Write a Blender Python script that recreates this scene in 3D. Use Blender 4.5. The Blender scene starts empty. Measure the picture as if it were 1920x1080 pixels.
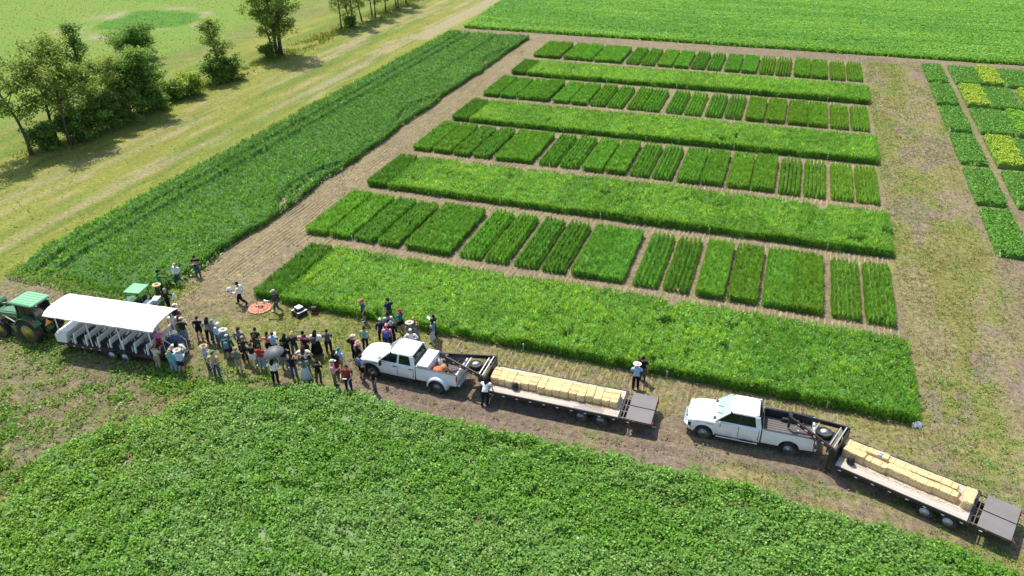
import bpy, bmesh, math, random
import numpy as np
from mathutils import Vector, Matrix

# ------------------------------------------------------------------ camera, sky, sun, exposure
scene = bpy.context.scene
COL = scene.collection
F_PX, YAW, PITCH, ROLL = 1469.84, -0.34547572, 0.52597607, -0.01127245
CAM = Vector((34.6815, -48.4224, 27.9418))
def cam_axes():
    f = Vector((math.sin(YAW)*math.cos(PITCH), math.cos(YAW)*math.cos(PITCH), -math.sin(PITCH)))
    r = Vector((math.cos(YAW), -math.sin(YAW), 0)); u = r.cross(f)
    c, s = math.cos(ROLL), math.sin(ROLL)
    return c*r+s*u, -s*r+c*u, f
_r, _u, _f = cam_axes()
cd = bpy.data.cameras.new('camera'); camo = bpy.data.objects.new('camera', cd); COL.objects.link(camo)
cd.sensor_width = 36.0; cd.sensor_fit = 'HORIZONTAL'; cd.lens = F_PX/1920*36.0
cd.shift_x = (960-950.5)/1920; cd.clip_end = 3000; cd.clip_start = 0.5
m = Matrix((_r, _u, -_f)).transposed().to_4x4(); m.translation = CAM
camo.matrix_world = m
scene.camera = camo

SUN_EL = math.radians(59); SH = Vector((0.755, -0.656))            # direction in which shadows fall
world = bpy.data.worlds.new('World'); scene.world = world; world.use_nodes = True
wn = world.node_tree.nodes; wl = world.node_tree.links; wn.clear()
sky = wn.new('ShaderNodeTexSky'); sky.sky_type = 'NISHITA'; sky.sun_disc = False
sky.sun_elevation = SUN_EL; sky.sun_rotation = math.atan2(-SH.x, -SH.y)
sky.air_density = 1.0; sky.dust_density = 1.5
bg = wn.new('ShaderNodeBackground'); bg.inputs['Strength'].default_value = 0.15
wo = wn.new('ShaderNodeOutputWorld'); wl.new(sky.outputs[0], bg.inputs[0]); wl.new(bg.outputs[0], wo.inputs[0])
sd = bpy.data.lights.new('sun', 'SUN'); sd.energy = 4.3; sd.angle = math.radians(0.53); sd.color = (1.0, 0.945, 0.83)
so = bpy.data.objects.new('sun', sd); COL.objects.link(so)
ld = Vector((SH.x*math.cos(SUN_EL), SH.y*math.cos(SUN_EL), -math.sin(SUN_EL)))
so.rotation_euler = ld.to_track_quat('-Z', 'Y').to_euler(); so.location = (0, 40, 60)
vs = scene.view_settings; vs.view_transform = 'Standard'; vs.look = 'None'; vs.exposure = 0.5; vs.gamma = 1
vs.use_curve_mapping = False

# ------------------------------------------------------------------ helpers
rng = np.random.default_rng(7)
random.seed(7)
def at(px, py, z=0.0):
    """point of the plane at height z that is seen at this place of the photograph"""
    d = _f*F_PX + _r*(px-950.5) - _u*(py-540)
    t = (z-CAM.z)/d.z
    return CAM + d*t

def tag(o, label=None, cat=None, group=None, kind=None):
    if label: o['label'] = label
    if cat: o['category'] = cat
    if group: o['group'] = group
    if kind: o['kind'] = kind
    return o
def empty(name, loc=(0, 0, 0), rz=0.0):
    o = bpy.data.objects.new(name, None); COL.objects.link(o)
    o.location = loc; o.rotation_euler = (0, 0, rz); o.empty_display_size = 0.3
    return o
def link(name, me, parent=None):
    o = bpy.data.objects.new(name, me); COL.objects.link(o)
    if parent is not None: o.parent = parent
    return o
def copy_tree(o, parent=None):
    c = o.copy(); COL.objects.link(c); c.parent = parent
    for ch in list(o.children): copy_tree(ch, c)
    return c

# value noise in numpy
_T = np.random.default_rng(99).random((256, 256))
def vnoise(x, y, seed=0):
    x = np.asarray(x, float)+seed*17.31; y = np.asarray(y, float)+seed*9.17
    xi = np.floor(x).astype(int); yi = np.floor(y).astype(int)
    fx = x-xi; fy = y-yi; fx = fx*fx*(3-2*fx); fy = fy*fy*(3-2*fy)
    a = _T[xi % 256, yi % 256]; b = _T[(xi+1) % 256, yi % 256]
    c = _T[xi % 256, (yi+1) % 256]; d = _T[(xi+1) % 256, (yi+1) % 256]
    return (a*(1-fx)+b*fx)*(1-fy)+(c*(1-fx)+d*fx)*fy
def fbm(x, y, seed=0, oct=4):
    s = 0; a = 0.5; t = 0
    for i in range(oct):
        s = s+a*vnoise(x*2**i, y*2**i, seed+i*3); t += a; a *= 0.5
    return s/t
def sstep(a, b, x):
    t = np.clip((x-a)/(b-a), 0, 1); return t*t*(3-2*t)
def box_w(x, y, x0, x1, y0, y1, s=0.4):
    return sstep(x0-s, x0+s, x)*(1-sstep(x1-s, x1+s, x))*sstep(y0-s, y0+s, y)*(1-sstep(y1-s, y1+s, y))

def np_mesh(name, V, F, col=None, mat=None, smooth=False):
    """mesh from numpy arrays: F is (n,3) or (n,4) or a list of such arrays, col one rgb for each vertex"""
    me = bpy.data.meshes.new(name)
    Fs = [f for f in (F if isinstance(F, list) else [F]) if len(f)]
    idx = np.concatenate([f.ravel() for f in Fs]).astype(np.int32)
    tot = np.concatenate([np.full(len(f), f.shape[1], np.int32) for f in Fs])
    start = np.concatenate([[0], np.cumsum(tot)[:-1]]).astype(np.int32)
    me.vertices.add(len(V)); me.vertices.foreach_set('co', np.ascontiguousarray(V, np.float32).ravel())
    me.loops.add(len(idx)); me.loops.foreach_set('vertex_index', idx)
    me.polygons.add(len(tot)); me.polygons.foreach_set('loop_start', start); me.polygons.foreach_set('loop_total', tot)
    if smooth: me.polygons.foreach_set('use_smooth', np.ones(len(tot), bool))
    if col is not None:
        a = me.color_attributes.new('Col', 'FLOAT_COLOR', 'POINT')
        c4 = np.ones((len(V), 4), np.float32); c4[:, :col.shape[1]] = col
        a.data.foreach_set('color', c4.ravel())
    me.update(calc_edges=True); me.validate()
    if mat: me.materials.append(mat)
    return me

class Soup:
    """collects leaf and blade faces"""
    def __init__(s): s.V = []; s.T = []; s.Q = []; s.C = []; s.n = 0
    def add(s, V, F, C):
        if len(V) == 0: return
        (s.T if F.shape[1] == 3 else s.Q).append(F+s.n); s.V.append(V); s.C.append(C); s.n += len(V)
    def leaves(s, P, size, yaw, tilt, aspect, C, bank=None, fold=0.0):
        """rhombic leaves; tilt is the angle of the midrib above the horizontal"""
        n = len(P)
        d = np.stack([np.cos(yaw)*np.cos(tilt), np.sin(yaw)*np.cos(tilt), np.sin(tilt)], -1)
        h = np.stack([-np.sin(yaw), np.cos(yaw), np.zeros(n)], -1)
        if bank is None: bank = rng.normal(0, .5, n)
        up = np.cross(d, h)
        w = h*np.cos(bank)[:, None]+up*np.sin(bank)[:, None]
        sz = np.broadcast_to(size, (n,))[:, None]
        a = P; b = P+d*sz*.45+w*sz*aspect*.5; c = P+d*sz; e = P+d*sz*.45-w*sz*aspect*.5
        V = np.stack([a, b, c, e], 1).reshape(-1, 3)
        F = np.arange(4*n).reshape(-1, 4)
        s.add(V, F, np.repeat(C, 4, 0))
    def blades(s, P, length, width, yaw, tilt, C, tipC=None):
        n = len(P)
        d = np.stack([np.cos(yaw)*np.cos(tilt), np.sin(yaw)*np.cos(tilt), np.sin(tilt)], -1)
        a2 = rng.uniform(0, 2*np.pi, n); h = np.stack([np.cos(a2), np.sin(a2), np.zeros(n)], -1)
        w = np.broadcast_to(width, (n,))[:, None]*h*.5; L = np.broadcast_to(length, (n,))[:, None]
        V = np.stack([P-w, P+w, P+d*L], 1).reshape(-1, 3)
        CC = np.repeat(C, 3, 0)
        s.add(V, np.arange(3*n).reshape(-1, 3), CC)
    def mesh(s, name, mat):
        F = []
        if s.Q: F.append(np.concatenate(s.Q))
        if s.T: F.append(np.concatenate(s.T))
        return np_mesh(name, np.concatenate(s.V), F, np.concatenate(s.C), mat)
def tint(n, base, var=.18, hue=.12):
    """n colours scattered about a base colour"""
    base = np.asarray(base, float)
    c = np.broadcast_to(base, (n, 3)).copy() if base.ndim == 1 else base.copy()
    v = np.exp(rng.normal(0, var, n))[:, None]
    hshift = rng.normal(0, hue, n)
    c = c*v; c[:, 0] *= np.exp(hshift); c[:, 2] *= np.exp(-hshift*.6)
    return np.clip(c, 0.002, .9)

# ------------------------------------------------------------------ materials
MATS = {}
def new_mat(name):
    m = bpy.data.materials.new(name); m.use_nodes = True; nt = m.node_tree; nt.nodes.clear()
    out = nt.nodes.new('ShaderNodeOutputMaterial')
    return m, nt, out
def P(nt, **kw):
    n = nt.nodes.new('ShaderNodeBsdfPrincipled')
    for k, v in kw.items():
        k = k.replace('_', ' ')
        for i in n.inputs:
            if i.name.lower() == k.lower(): i.default_value = v
    return n
def simple(name, col, rough=.5, metal=0.0, noise=0.12, scale=6.0, spec=.5, bump=0.0, coat=0.0, dirt=None, sill=0.0):
    """painted, woven or metal surface with a little uneven tone, and dust where asked for"""
    if name in MATS: return MATS[name]
    m, nt, out = new_mat(name)
    p = P(nt, roughness=rough, metallic=metal); p.inputs['Specular IOR Level'].default_value = spec
    if coat: p.inputs['Coat Weight'].default_value = coat
    tc = nt.nodes.new('ShaderNodeTexCoord'); nz = nt.nodes.new('ShaderNodeTexNoise')
    nz.inputs['Scale'].default_value = scale; nz.inputs['Detail'].default_value = 5
    nt.links.new(tc.outputs['Object'], nz.inputs['Vector'])
    mr = nt.nodes.new('ShaderNodeMapRange'); mr.inputs[1].default_value = .25; mr.inputs[2].default_value = .75
    mr.inputs[3].default_value = 1-noise; mr.inputs[4].default_value = 1+noise
    nt.links.new(nz.outputs['Fac'], mr.inputs[0])
    mx = nt.nodes.new('ShaderNodeMix'); mx.data_type = 'RGBA'; mx.blend_type = 'MULTIPLY'; mx.inputs[0].default_value = 1
    mx.inputs[6].default_value = (*col, 1); nt.links.new(mr.outputs[0], mx.inputs[7])
    last = mx.outputs[2]
    if dirt:
        nz2 = nt.nodes.new('ShaderNodeTexNoise'); nz2.inputs['Scale'].default_value = 2.3; nz2.inputs['Detail'].default_value = 8
        nt.links.new(tc.outputs['Object'], nz2.inputs['Vector'])
        r2 = nt.nodes.new('ShaderNodeMapRange'); r2.inputs[1].default_value = .45; r2.inputs[2].default_value = .75
        r2.inputs[3].default_value = 0; r2.inputs[4].default_value = dirt
        nt.links.new(nz2.outputs['Fac'], r2.inputs[0])
        m2 = nt.nodes.new('ShaderNodeMix'); m2.data_type = 'RGBA'; m2.inputs[7].default_value = (.27, .2, .14, 1)
        fac = r2.outputs[0]
        if sill:                                     # dust thrown up on the lower flanks
            sx_ = nt.nodes.new('ShaderNodeSeparateXYZ'); nt.links.new(tc.outputs['Object'], sx_.inputs[0])
            r3 = nt.nodes.new('ShaderNodeMapRange'); r3.inputs[1].default_value = .95; r3.inputs[2].default_value = .45; r3.inputs[3].default_value = 0; r3.inputs[4].default_value = sill
            nt.links.new(sx_.outputs['Z'], r3.inputs[0]); ml = nt.nodes.new('ShaderNodeMath'); ml.operation = 'MULTIPLY'; nt.links.new(r3.outputs[0], ml.inputs[0]); nt.links.new(nz2.outputs['Fac'], ml.inputs[1])
            aa = nt.nodes.new('ShaderNodeMath'); aa.operation = 'ADD'; aa.use_clamp = True; nt.links.new(fac, aa.inputs[0]); nt.links.new(ml.outputs[0], aa.inputs[1]); fac = aa.outputs[0]
        nt.links.new(fac, m2.inputs[0]); nt.links.new(last, m2.inputs[6]); last = m2.outputs[2]
    nt.links.new(last, p.inputs['Base Color'])
    if bump:
        b = nt.nodes.new('ShaderNodeBump'); b.inputs['Strength'].default_value = bump; b.inputs['Distance'].default_value = .02
        nt.links.new(nz.outputs['Fac'], b.inputs['Height']); nt.links.new(b.outputs[0], p.inputs['Normal'])
    nt.links.new(p.outputs[0], out.inputs[0]); MATS[name] = m
    return m
def leaf_mat(name, trans=.3, rough=.5, spec=.4, tone=(1, 1, 1)):
    m, nt, out = new_mat(name)
    at_ = nt.nodes.new('ShaderNodeAttribute'); at_.attribute_name = 'Col'
    oi = nt.nodes.new('ShaderNodeObjectInfo')
    mx = nt.nodes.new('ShaderNodeMix'); mx.data_type = 'RGBA'; mx.blend_type = 'MULTIPLY'; mx.inputs[0].default_value = 1
    m0 = nt.nodes.new('ShaderNodeMix'); m0.data_type = 'RGBA'; m0.blend_type = 'MULTIPLY'; m0.inputs[0].default_value = 1; m0.inputs[7].default_value = (*tone, 1)
    nt.links.new(at_.outputs['Color'], m0.inputs[6])
    nt.links.new(m0.outputs[2], mx.inputs[6]); nt.links.new(oi.outputs['Color'], mx.inputs[7])
    p = P(nt, roughness=rough); p.inputs['Specular IOR Level'].default_value = spec
    nt.links.new(mx.outputs[2], p.inputs['Base Color'])
    t = nt.nodes.new('ShaderNodeBsdfTranslucent')
    tm = nt.nodes.new('ShaderNodeMix'); tm.data_type = 'RGBA'; tm.blend_type = 'MULTIPLY'; tm.inputs[0].default_value = 1
    tm.inputs[7].default_value = (1.35, 1.25, .6, 1)
    nt.links.new(mx.outputs[2], tm.inputs[6]); nt.links.new(tm.outputs[2], t.inputs['Color'])
    ms = nt.nodes.new('ShaderNodeMixShader'); ms.inputs[0].default_value = trans
    nt.links.new(p.outputs[0], ms.inputs[1]); nt.links.new(t.outputs[0], ms.inputs[2]); nt.links.new(ms.outputs[0], out.inputs[0])
    MATS[name] = m
    return m
LEAF = leaf_mat('crop leaf', .46, .6, .18, (2.25, 2.08, 2.45))
SOYLEAF = leaf_mat('bean leaf', .28, .44, .26, (1.85, 1.72, 1.15))
TREELEAF = leaf_mat('tree leaf', .4, .6, .2, (3.2, 3.1, 2.2))
GRASS = leaf_mat('grass blade', .3, .6, .2)
STRAWM = leaf_mat('straw bits', .15, .7, .2)

# ------------------------------------------------------------------ the ground: what grows or lies bare where
ROWY = [0.0, 20.2, 40.2, 60.4]                    # fronts of the rows of small plots
STRIPY = [(-10.0, -2.4), (10.3, 17.3), (30.3, 36.9), (50.6, 56.5)]
SOY_X = np.array([1.2, 1.6, 2.6, 4.2, 7.0, 10.7, 14.5, 17.3, 20.5, 25.1, 30.8, 36.1, 41.0, 45.4, 48.0, 60])
SOY_Y = np.array([-29.2, -26.2, -23.8, -21.4, -19.0, -17.9, -17.2, -17.4, -17.7, -17.7, -17.8, -17.8, -18.2, -18.7, -19.6, -23.5])
def soy_edge(x): return np.interp(x, SOY_X, SOY_Y)
def soy_in(x, y):
    """>0 inside the bean field in the foreground (metres from its edge)"""
    e = soy_edge(x)-y
    xl = np.interp(y, SOY_Y[:5], SOY_X[:5])
    d = np.minimum(e, np.where(y < -19.0, (x-xl)*.75, 9))
    return np.where(x < 1.0, -1, d)
def classes(x, y):
    """amounts of bare dirt, straw stubble, dry grass, green weeds at a place; and a tone"""
    n1 = fbm(x*.35, y*.35, 1); n2 = fbm(x*1.3, y*1.3, 5, 3); n3 = fbm(x*.09, y*.09, 9, 3)
    wx = x+(n1-.5)*1.6; wy = y+(fbm(x*.35, y*.35, 31)-.5)*1.6
    # base: meadow
    dirt = 0.05+0*x; straw = .1+0*x; dry = .5+0*x; green = .5+0*x
    def put(w, d, s, r, g):
        nonlocal dirt, straw, dry, green
        dirt = dirt*(1-w)+d*w; straw = straw*(1-w)+s*w; dry = dry*(1-w)+r*w; green = green*(1-w)+g*w
    # far field on the left
    put(1-sstep(-50, -44, wx+.10*(wy-20)), .04, .1, .22, .9)
    st = fbm(x*.9, y*.07, 12, 4)                                  # streaks left by mowing
    put(box_w(wx, wy, -35.5, -17, -60, 150, 1.0), .05, .06+.75*sstep(.54, .66, st), 1.0, .75*sstep(.60, .4, st)+.22)
    for tx, tw in ((-30.2, .7), (-27.9, .5), (-22.3, .5), (-20.2, .6)):
        w = np.exp(-((x-tx-1.2*(n3-.5)*4)/tw)**2)*sstep(.38, .55, fbm(x*.2, y*.11, 17))
        put(w*.75, .45, .9, .3, .02)
    put(box_w(wx, wy, -22.5, -19.0, 62, 150, .8), .7, .7, .1, .05)     # the track going away at the top
    put(box_w(wx, wy, -18.9, -17.1, -10, 72, .4), .03, .05, .35, .85)
    put(box_w(wx, wy, -37.5, -34.2, -20, 110, .7), .03, .05, .3, .9)
    # experiment ground
    put(box_w(wx, wy, -17, 46, -9.6, 72, .25), .8, .35, .05, .03)
    put(box_w(wx, wy, -4.6, -0.2, -8.5, 73, .3), .65, .75, .08, .03)    # lane with stubble
    for y0 in ROWY:                                                # alleys
        put(box_w(x, wy, -.2, 44.4, y0-2.2, y0-.1, .3), .45+.5*sstep(.45, .6, n1), .65, .05, .03)
        put(box_w(x, wy, -.2, 44.4, y0+7.7, y0+10.2, .3), .7, .55, .03, .02)
    put(box_w(wx, wy, -18, 75, 70.8, 75.6, .5), .95, .15, .05, .02)
    put(box_w(wx, wy, 46, 75, 68.6, 71.2, .5)*.8, .5, .2, .3, .2)
    # right lane
    g = fbm(x*.25, y*.16, 41, 4)
    put(box_w(wx, wy, 44.5, 60, -40, 71, .35), .22, .42, .9*sstep(.25, .6, g)+.25, .7*sstep(.45, .64, fbm(x*.22, y*.14, 47, 3))+.12)
    put(box_w(x, y, 48.9, 51.9, -8, 72, .9)*sstep(.47, .56, fbm(x*.3, y*.14, 53, 3)), 1.0, .12, .03, .03)
    put(box_w(wx, wy, 51.4, 90, -40, 72, .3)*.9, .9, .2, .05, .05)
    # the road in front of the plots
    put(box_w(wx, wy, -3, 47, -13.6, -9.7, .5), .48, .5, .6*sstep(.35, .6, n1)+.15, .22*sstep(.35, .6, n2))
    put(box_w(wx, wy, 2, 16.5, -15.2, -9.8, .7), .18, .35, .85, .35)
    put(box_w(wx, wy, 12, 75, -18.6, -13.2, .6), 1.0, .08*sstep(.4, .6, n1), .03, .08*sstep(.5, .62, n1))
    put(box_w(wx, wy, 33, 46, -18.9, -16.4, .6), .7, .35*sstep(.4, .6, n1), .22, .45*sstep(.42, .6, fbm(x*.5, y*.5, 71, 3)))
    put(box_w(wx, wy, 34.0, 37.2, -18.2, -16.6, .5)*.9, .2, 1.0, .5, .05)
    put(box_w(wx, wy, 45, 52, -18, -9, .6)*.6, .45, .6, .3, .45)
    put(box_w(wx, wy, 1.0, 13, -17.6, -14.6, .7), .55*sstep(.62, .35, n1)+.22, .25, .5, .55*sstep(.35, .6, n1))
    put(box_w(wx, wy, -30, 1.5, -17.4, -12.9, .7), .95, .2, .08, .1)
    put(box_w(wx, wy, -2.6, 3.5, -12.9, -7.6, .7), .8, .55, .1, .05)
    # weeds at the lower left
    wl_ = box_w(wx, wy, -40, 10.5, -60, -17.0, .6)
    k = fbm(x*.28, y*.42, 61, 4)
    put(wl_, .35+.7*sstep(.52, .40, k), .12, .35, .25+.9*sstep(.42, .58, k))
    put(box_w(wx, wy, -12, 1.5, -23.0, -17.0, 1.2)*.8, .95, .12, .12, .14)
    for (sx, sy, ex, ey, hw) in ((4.6, -21.6, 1.4, -27, .35), (1.2, -21, -3.5, -27, .4), (-1, -20.8, -6.0, -26, .3)):
        t = np.clip(((x-sx)*(ex-sx)+(y-sy)*(ey-sy))/((ex-sx)**2+(ey-sy)**2), 0, 1)
        dd = np.hypot(x-sx-t*(ex-sx), y-sy-t*(ey-sy))
        put((1-sstep(hw*.3, hw*1.8, dd+(n2-.5)*.8))*.8, .9, .4, .1, .03)
    put(sstep(.1, 1.0, soy_in(x, y)), .75, .1, .1, .25)
    return dirt, straw, dry, green
C_DIRT = np.array((.215, .162, .128)); C_STRAW = np.array((.32, .26, .14))
C_DRY = np.array((.235, .235, .055)); C_GREEN = np.array((.11, .19, .03))
def ground_colour(x, y):
    d, s, r, g = classes(x, y)
    nf = fbm(x*2.6, y*2.6, 81, 3); nf2 = fbm(x*2.1, y*2.1, 83, 3); nf3 = fbm(x*2.3, y*2.3, 85, 3)
    d = d*np.exp(6*(nf-.5)); s = s*np.exp(6*(nf2-.5)); r = r*np.exp(5*(nf3-.5)); g = g*np.exp(5*(fbm(x*1.7, y*1.7, 87, 3)-.5))
    t = d+s+r+g
    c = (d[..., None]*C_DIRT+s[..., None]*C_STRAW+r[..., None]*C_DRY+g[..., None]*C_GREEN)/t[..., None]
    c = c*(0.86+.28*fbm(x*.12, y*.12, 91, 3))[..., None]
    speck = .9+0*x
    # mown verge: long streaks of yellow-green, green and pale hay
    vg = box_w(x+(fbm(x*.3, y*.2, 33)-.5)*1.2, y, -46, -17.3, -60, 150, 1.2)
    s1 = fbm(x*.75+y*.012, y*.045, 201, 5); s2 = fbm(x*1.1, y*.05, 211, 5); s3 = fbm(x*.25, y*.12, 221, 3)
    vc = np.array((.225, .235, .050))*(1-.0*s1[..., None])
    gmix = sstep(.46, .60, s1)[..., None]; vc = vc*(1-gmix)+np.array((.155, .205, .038))*gmix
    hay = (sstep(.53, .66, s2)*sstep(.36, .52, s3)*box_w(x, y, -34, -18.5, -60, 150, 1))[..., None]; vc = vc*(1-.75*hay)+np.array((.34, .28, .155))*.75*hay
    for tx, tw in ((-29.8, .65), (-27.6, .45), (-22.0, .5)):
        w = (np.exp(-((x-tx-2.2*(fbm(x*.0, y*.03, 231)-.5))/tw)**2)*sstep(.36, .5, fbm(x*.3, y*.09, 17)))[..., None]; vc = vc*(1-.55*w)+np.array((.34, .28, .18))*.55*w
    lush = (np.exp(-((x+18.3)/.8)**2)*.8*sstep(.4, .55, fbm(x*.4, y*.15, 241)))[..., None]; vc = vc*(1-lush)+np.array((.18, .25, .03))*lush
    c = c*(1-vg[..., None])+vc*(.82+.36*fbm(x*1.5, y*.35, 251, 3))[..., None]*vg[..., None]; speck = speck*(1-.45*vg)
    tr_ = (box_w(x+.5*(fbm(x*.4, y*.2, 7)-.5), y, -22.6, -19.2, 66, 150, .7))[..., None]; c = c*(1-.75*tr_)+np.array((.36, .30, .19))*.75*tr_
    # grassy lane on the right: patches of yellow-green regrowth, straw and soil
    rl = box_w(x+(fbm(x*.5, y*.5, 35)-.5)*.8, y, 44.6, 51.5, -9.5, 70.5, .5)
    p1 = fbm(x*.42, y*.20, 261, 4); p2 = fbm(x*.5, y*.28, 271, 4); p3 = fbm(x*.55, y*.22, 281, 3)
    rc = np.array((.27, .225, .125))+0*x[..., None]
    k1 = sstep(.44, .58, p1)[..., None]; rc = rc*(1-k1)+np.array((.225, .215, .072))*k1
    k2 = sstep(.58, .70, p2)[..., None]; rc = rc*(1-.7*k2)+np.array((.19, .235, .05))*.7*k2
    k3 = (sstep(.55, .63, p3+.09*sstep(48, 51, x)-.05))[..., None]; rc = rc*(1-k3)+np.array((.255, .195, .155))*k3
    rl = rl[..., None]*.85; c = c*(1-rl)+rc*(.84+.32*fbm(x*1.7, y*1.7, 291, 3))[..., None]*rl
    # the far field: pale young crop, a wet hollow of darker grass with a bare rim
    far = 1-sstep(-52, -46, x+.10*(y-20)+(fbm(x*.2, y*.2, 3)-.5)*4)
    ff = (.6*fbm(x*.06, y*.55, 95, 5)+.4*fbm(x*.5, y*.5, 93, 4))[..., None]; ff = .5+(ff-.5)*1.8
    fc = np.array((.125, .235, .035))*(1-ff)*2*.55+np.array((.20, .25, .048))*ff*2*.5; speck = speck*(1-far)+.1*far
    c = c*(1-far[..., None])+fc*far[..., None]
    rr = np.hypot(x+72.6, y-65.3)+(fbm(x*.16, y*.16, 97, 5)-.5)*8
    ang = np.arctan2(y-65.3, x+72.6)
    rw = 1.3+1.6*vnoise(ang*1.1+7, ang*0, 4)
    rim = np.exp(-((rr-9.6-rw*.6)/rw)**2)*.85*sstep(.34, .58, fbm(x*.22, y*.22, 99, 4))
    c = c*(1-rim[..., None])+np.array((.33, .28, .19))*rim[..., None]
    wet = (1-sstep(6.6, 9.8, rr))*.85
    c = c*(1-wet[..., None])+np.array((.065, .185, .018))*(.7+.6*fbm(x*.5, y*.9, 7, 4))[..., None]*wet[..., None]
    return np.concatenate([c, speck[..., None]], -1)
def axis(segs):
    out = []
    for a, b, st in segs: out.append(np.arange(a, b-1e-6, st))
    out.append([segs[-1][1]])
    return np.concatenate(out)
gx = axis([(-900, -180, 120), (-180, -130, 5), (-130, -38, .8), (-38, -17, .55), (-17, 52, .27), (52, 90, .8), (90, 180, 9), (180, 900, 120)])
gy = axis([(-700, -100, 100), (-100, -40, 6), (-40, -36, .8), (-36, -20, .36), (-20, -8, .24), (-8, 78, .42), (78, 135, .9), (135, 200, 6), (200, 1000, 100)])
GX, GY = np.meshgrid(gx, gy, indexing='ij')
GZ = (fbm(GX*.5, GY*.5, 21, 3)-.5)*.10+(fbm(GX*2.2, GY*2.2, 23, 2)-.5)*.05
# wheel ruts along the road
for yy in (-15.5, -13.8, -16.6):
    dd_ = GY-yy-.3*np.sin(GX*.2); w_ = box_w(GX, GY, 10, 60, -18.5, -10, 1)
    GZ += (-.10*np.exp(-(dd_/.22)**2)+.05*np.exp(-((np.abs(dd_)-.42)/.14)**2))*w_*(.5+.8*vnoise(GX*.5, GY*0+yy, 6))
GZ = GZ*box_w(GX, GY, -130, 90, -40, 135, 3)
def ground_z(x, y):
    return float((fbm(np.array(x)*.5, np.array(y)*.5, 21, 3)-.5)*.10)
nx_, ny_ = GX.shape
ii = np.arange(nx_*ny_).reshape(nx_, ny_)
GF = np.stack([ii[:-1, :-1], ii[1:, :-1], ii[1:, 1:], ii[:-1, 1:]], -1).reshape(-1, 4)
gm, nt, out = new_mat('field soil and grass')
a_ = nt.nodes.new('ShaderNodeAttribute'); a_.attribute_name = 'Col'
tc = nt.nodes.new('ShaderNodeTexCoord')
def nz_(scale, det, rough=.6):
    n = nt.nodes.new('ShaderNodeTexNoise'); n.inputs['Scale'].default_value = scale; n.inputs['Detail'].default_value = det
    n.inputs['Roughness'].default_value = rough; nt.links.new(tc.outputs['Object'], n.inputs['Vector']); return n
n1 = nz_(3.1, 9, .68); n2 = nz_(11, 6, .7)
mr = nt.nodes.new('ShaderNodeMapRange'); mr.inputs[1].default_value = .3; mr.inputs[2].default_value = .7; mr.inputs[3].default_value = .62; mr.inputs[4].default_value = 1.32
nt.links.new(n1.outputs['Fac'], mr.inputs[0])
mx = nt.nodes.new('ShaderNodeMix'); mx.data_type = 'RGBA'; mx.blend_type = 'MULTIPLY'; mx.inputs[0].default_value = 1
nt.links.new(a_.outputs['Color'], mx.inputs[6]); nt.links.new(mr.outputs[0], mx.inputs[7])
mr2 = nt.nodes.new('ShaderNodeMapRange'); mr2.inputs[1].default_value = .35; mr2.inputs[2].default_value = .65; mr2.inputs[3].default_value = .8; mr2.inputs[4].default_value = 1.2
nt.links.new(n2.outputs['Fac'], mr2.inputs[0])
mx2 = nt.nodes.new('ShaderNodeMix'); mx2.data_type = 'RGBA'; mx2.blend_type = 'MULTIPLY'; mx2.inputs[0].default_value = 1
nt.links.new(mx.outputs[2], mx2.inputs[6]); nt.links.new(mr2.outputs[0], mx2.inputs[7])
n3 = nz_(2.6, 5, .75); sp = nt.nodes.new('ShaderNodeMapRange'); sp.inputs[1].default_value = .50; sp.inputs[2].default_value = .60; sp.inputs[3].default_value = 0; sp.inputs[4].default_value = .8
nt.links.new(n3.outputs['Fac'], sp.inputs[0])
sm = nt.nodes.new('ShaderNodeMath'); sm.operation = 'MULTIPLY'; nt.links.new(sp.outputs[0], sm.inputs[0]); nt.links.new(a_.outputs['Alpha'], sm.inputs[1])
mx3 = nt.nodes.new('ShaderNodeMix'); mx3.data_type = 'RGBA'; mx3.blend_type = 'MULTIPLY'; mx3.inputs[7].default_value = (.66, .72, .52, 1)  # dark olive specks: regrowth clumps with their small shadows put into the colour
nt.links.new(sm.outputs[0], mx3.inputs[0]); nt.links.new(mx2.outputs[2], mx3.inputs[6])
p = P(nt, roughness=.95); p.inputs['Specular IOR Level'].default_value = .15
nt.links.new(mx3.outputs[2], p.inputs['Base Color'])
ad = nt.nodes.new('ShaderNodeMath'); ad.operation = 'ADD'; nt.links.new(n1.outputs['Fac'], ad.inputs[0]); nt.links.new(n2.outputs['Fac'], ad.inputs[1])
bp = nt.nodes.new('ShaderNodeBump'); bp.inputs['Strength'].default_value = .9; bp.inputs['Distance'].default_value = .10
nt.links.new(ad.outputs[0], bp.inputs['Height']); nt.links.new(bp.outputs[0], p.inputs['Normal'])
nt.links.new(p.outputs[0], out.inputs[0])
gme = np_mesh('ground', np.stack([GX, GY, GZ], -1).reshape(-1, 3), GF, ground_colour(GX, GY).reshape(-1, 4), gm, True)
tag(link('ground', gme), kind='structure')

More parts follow.
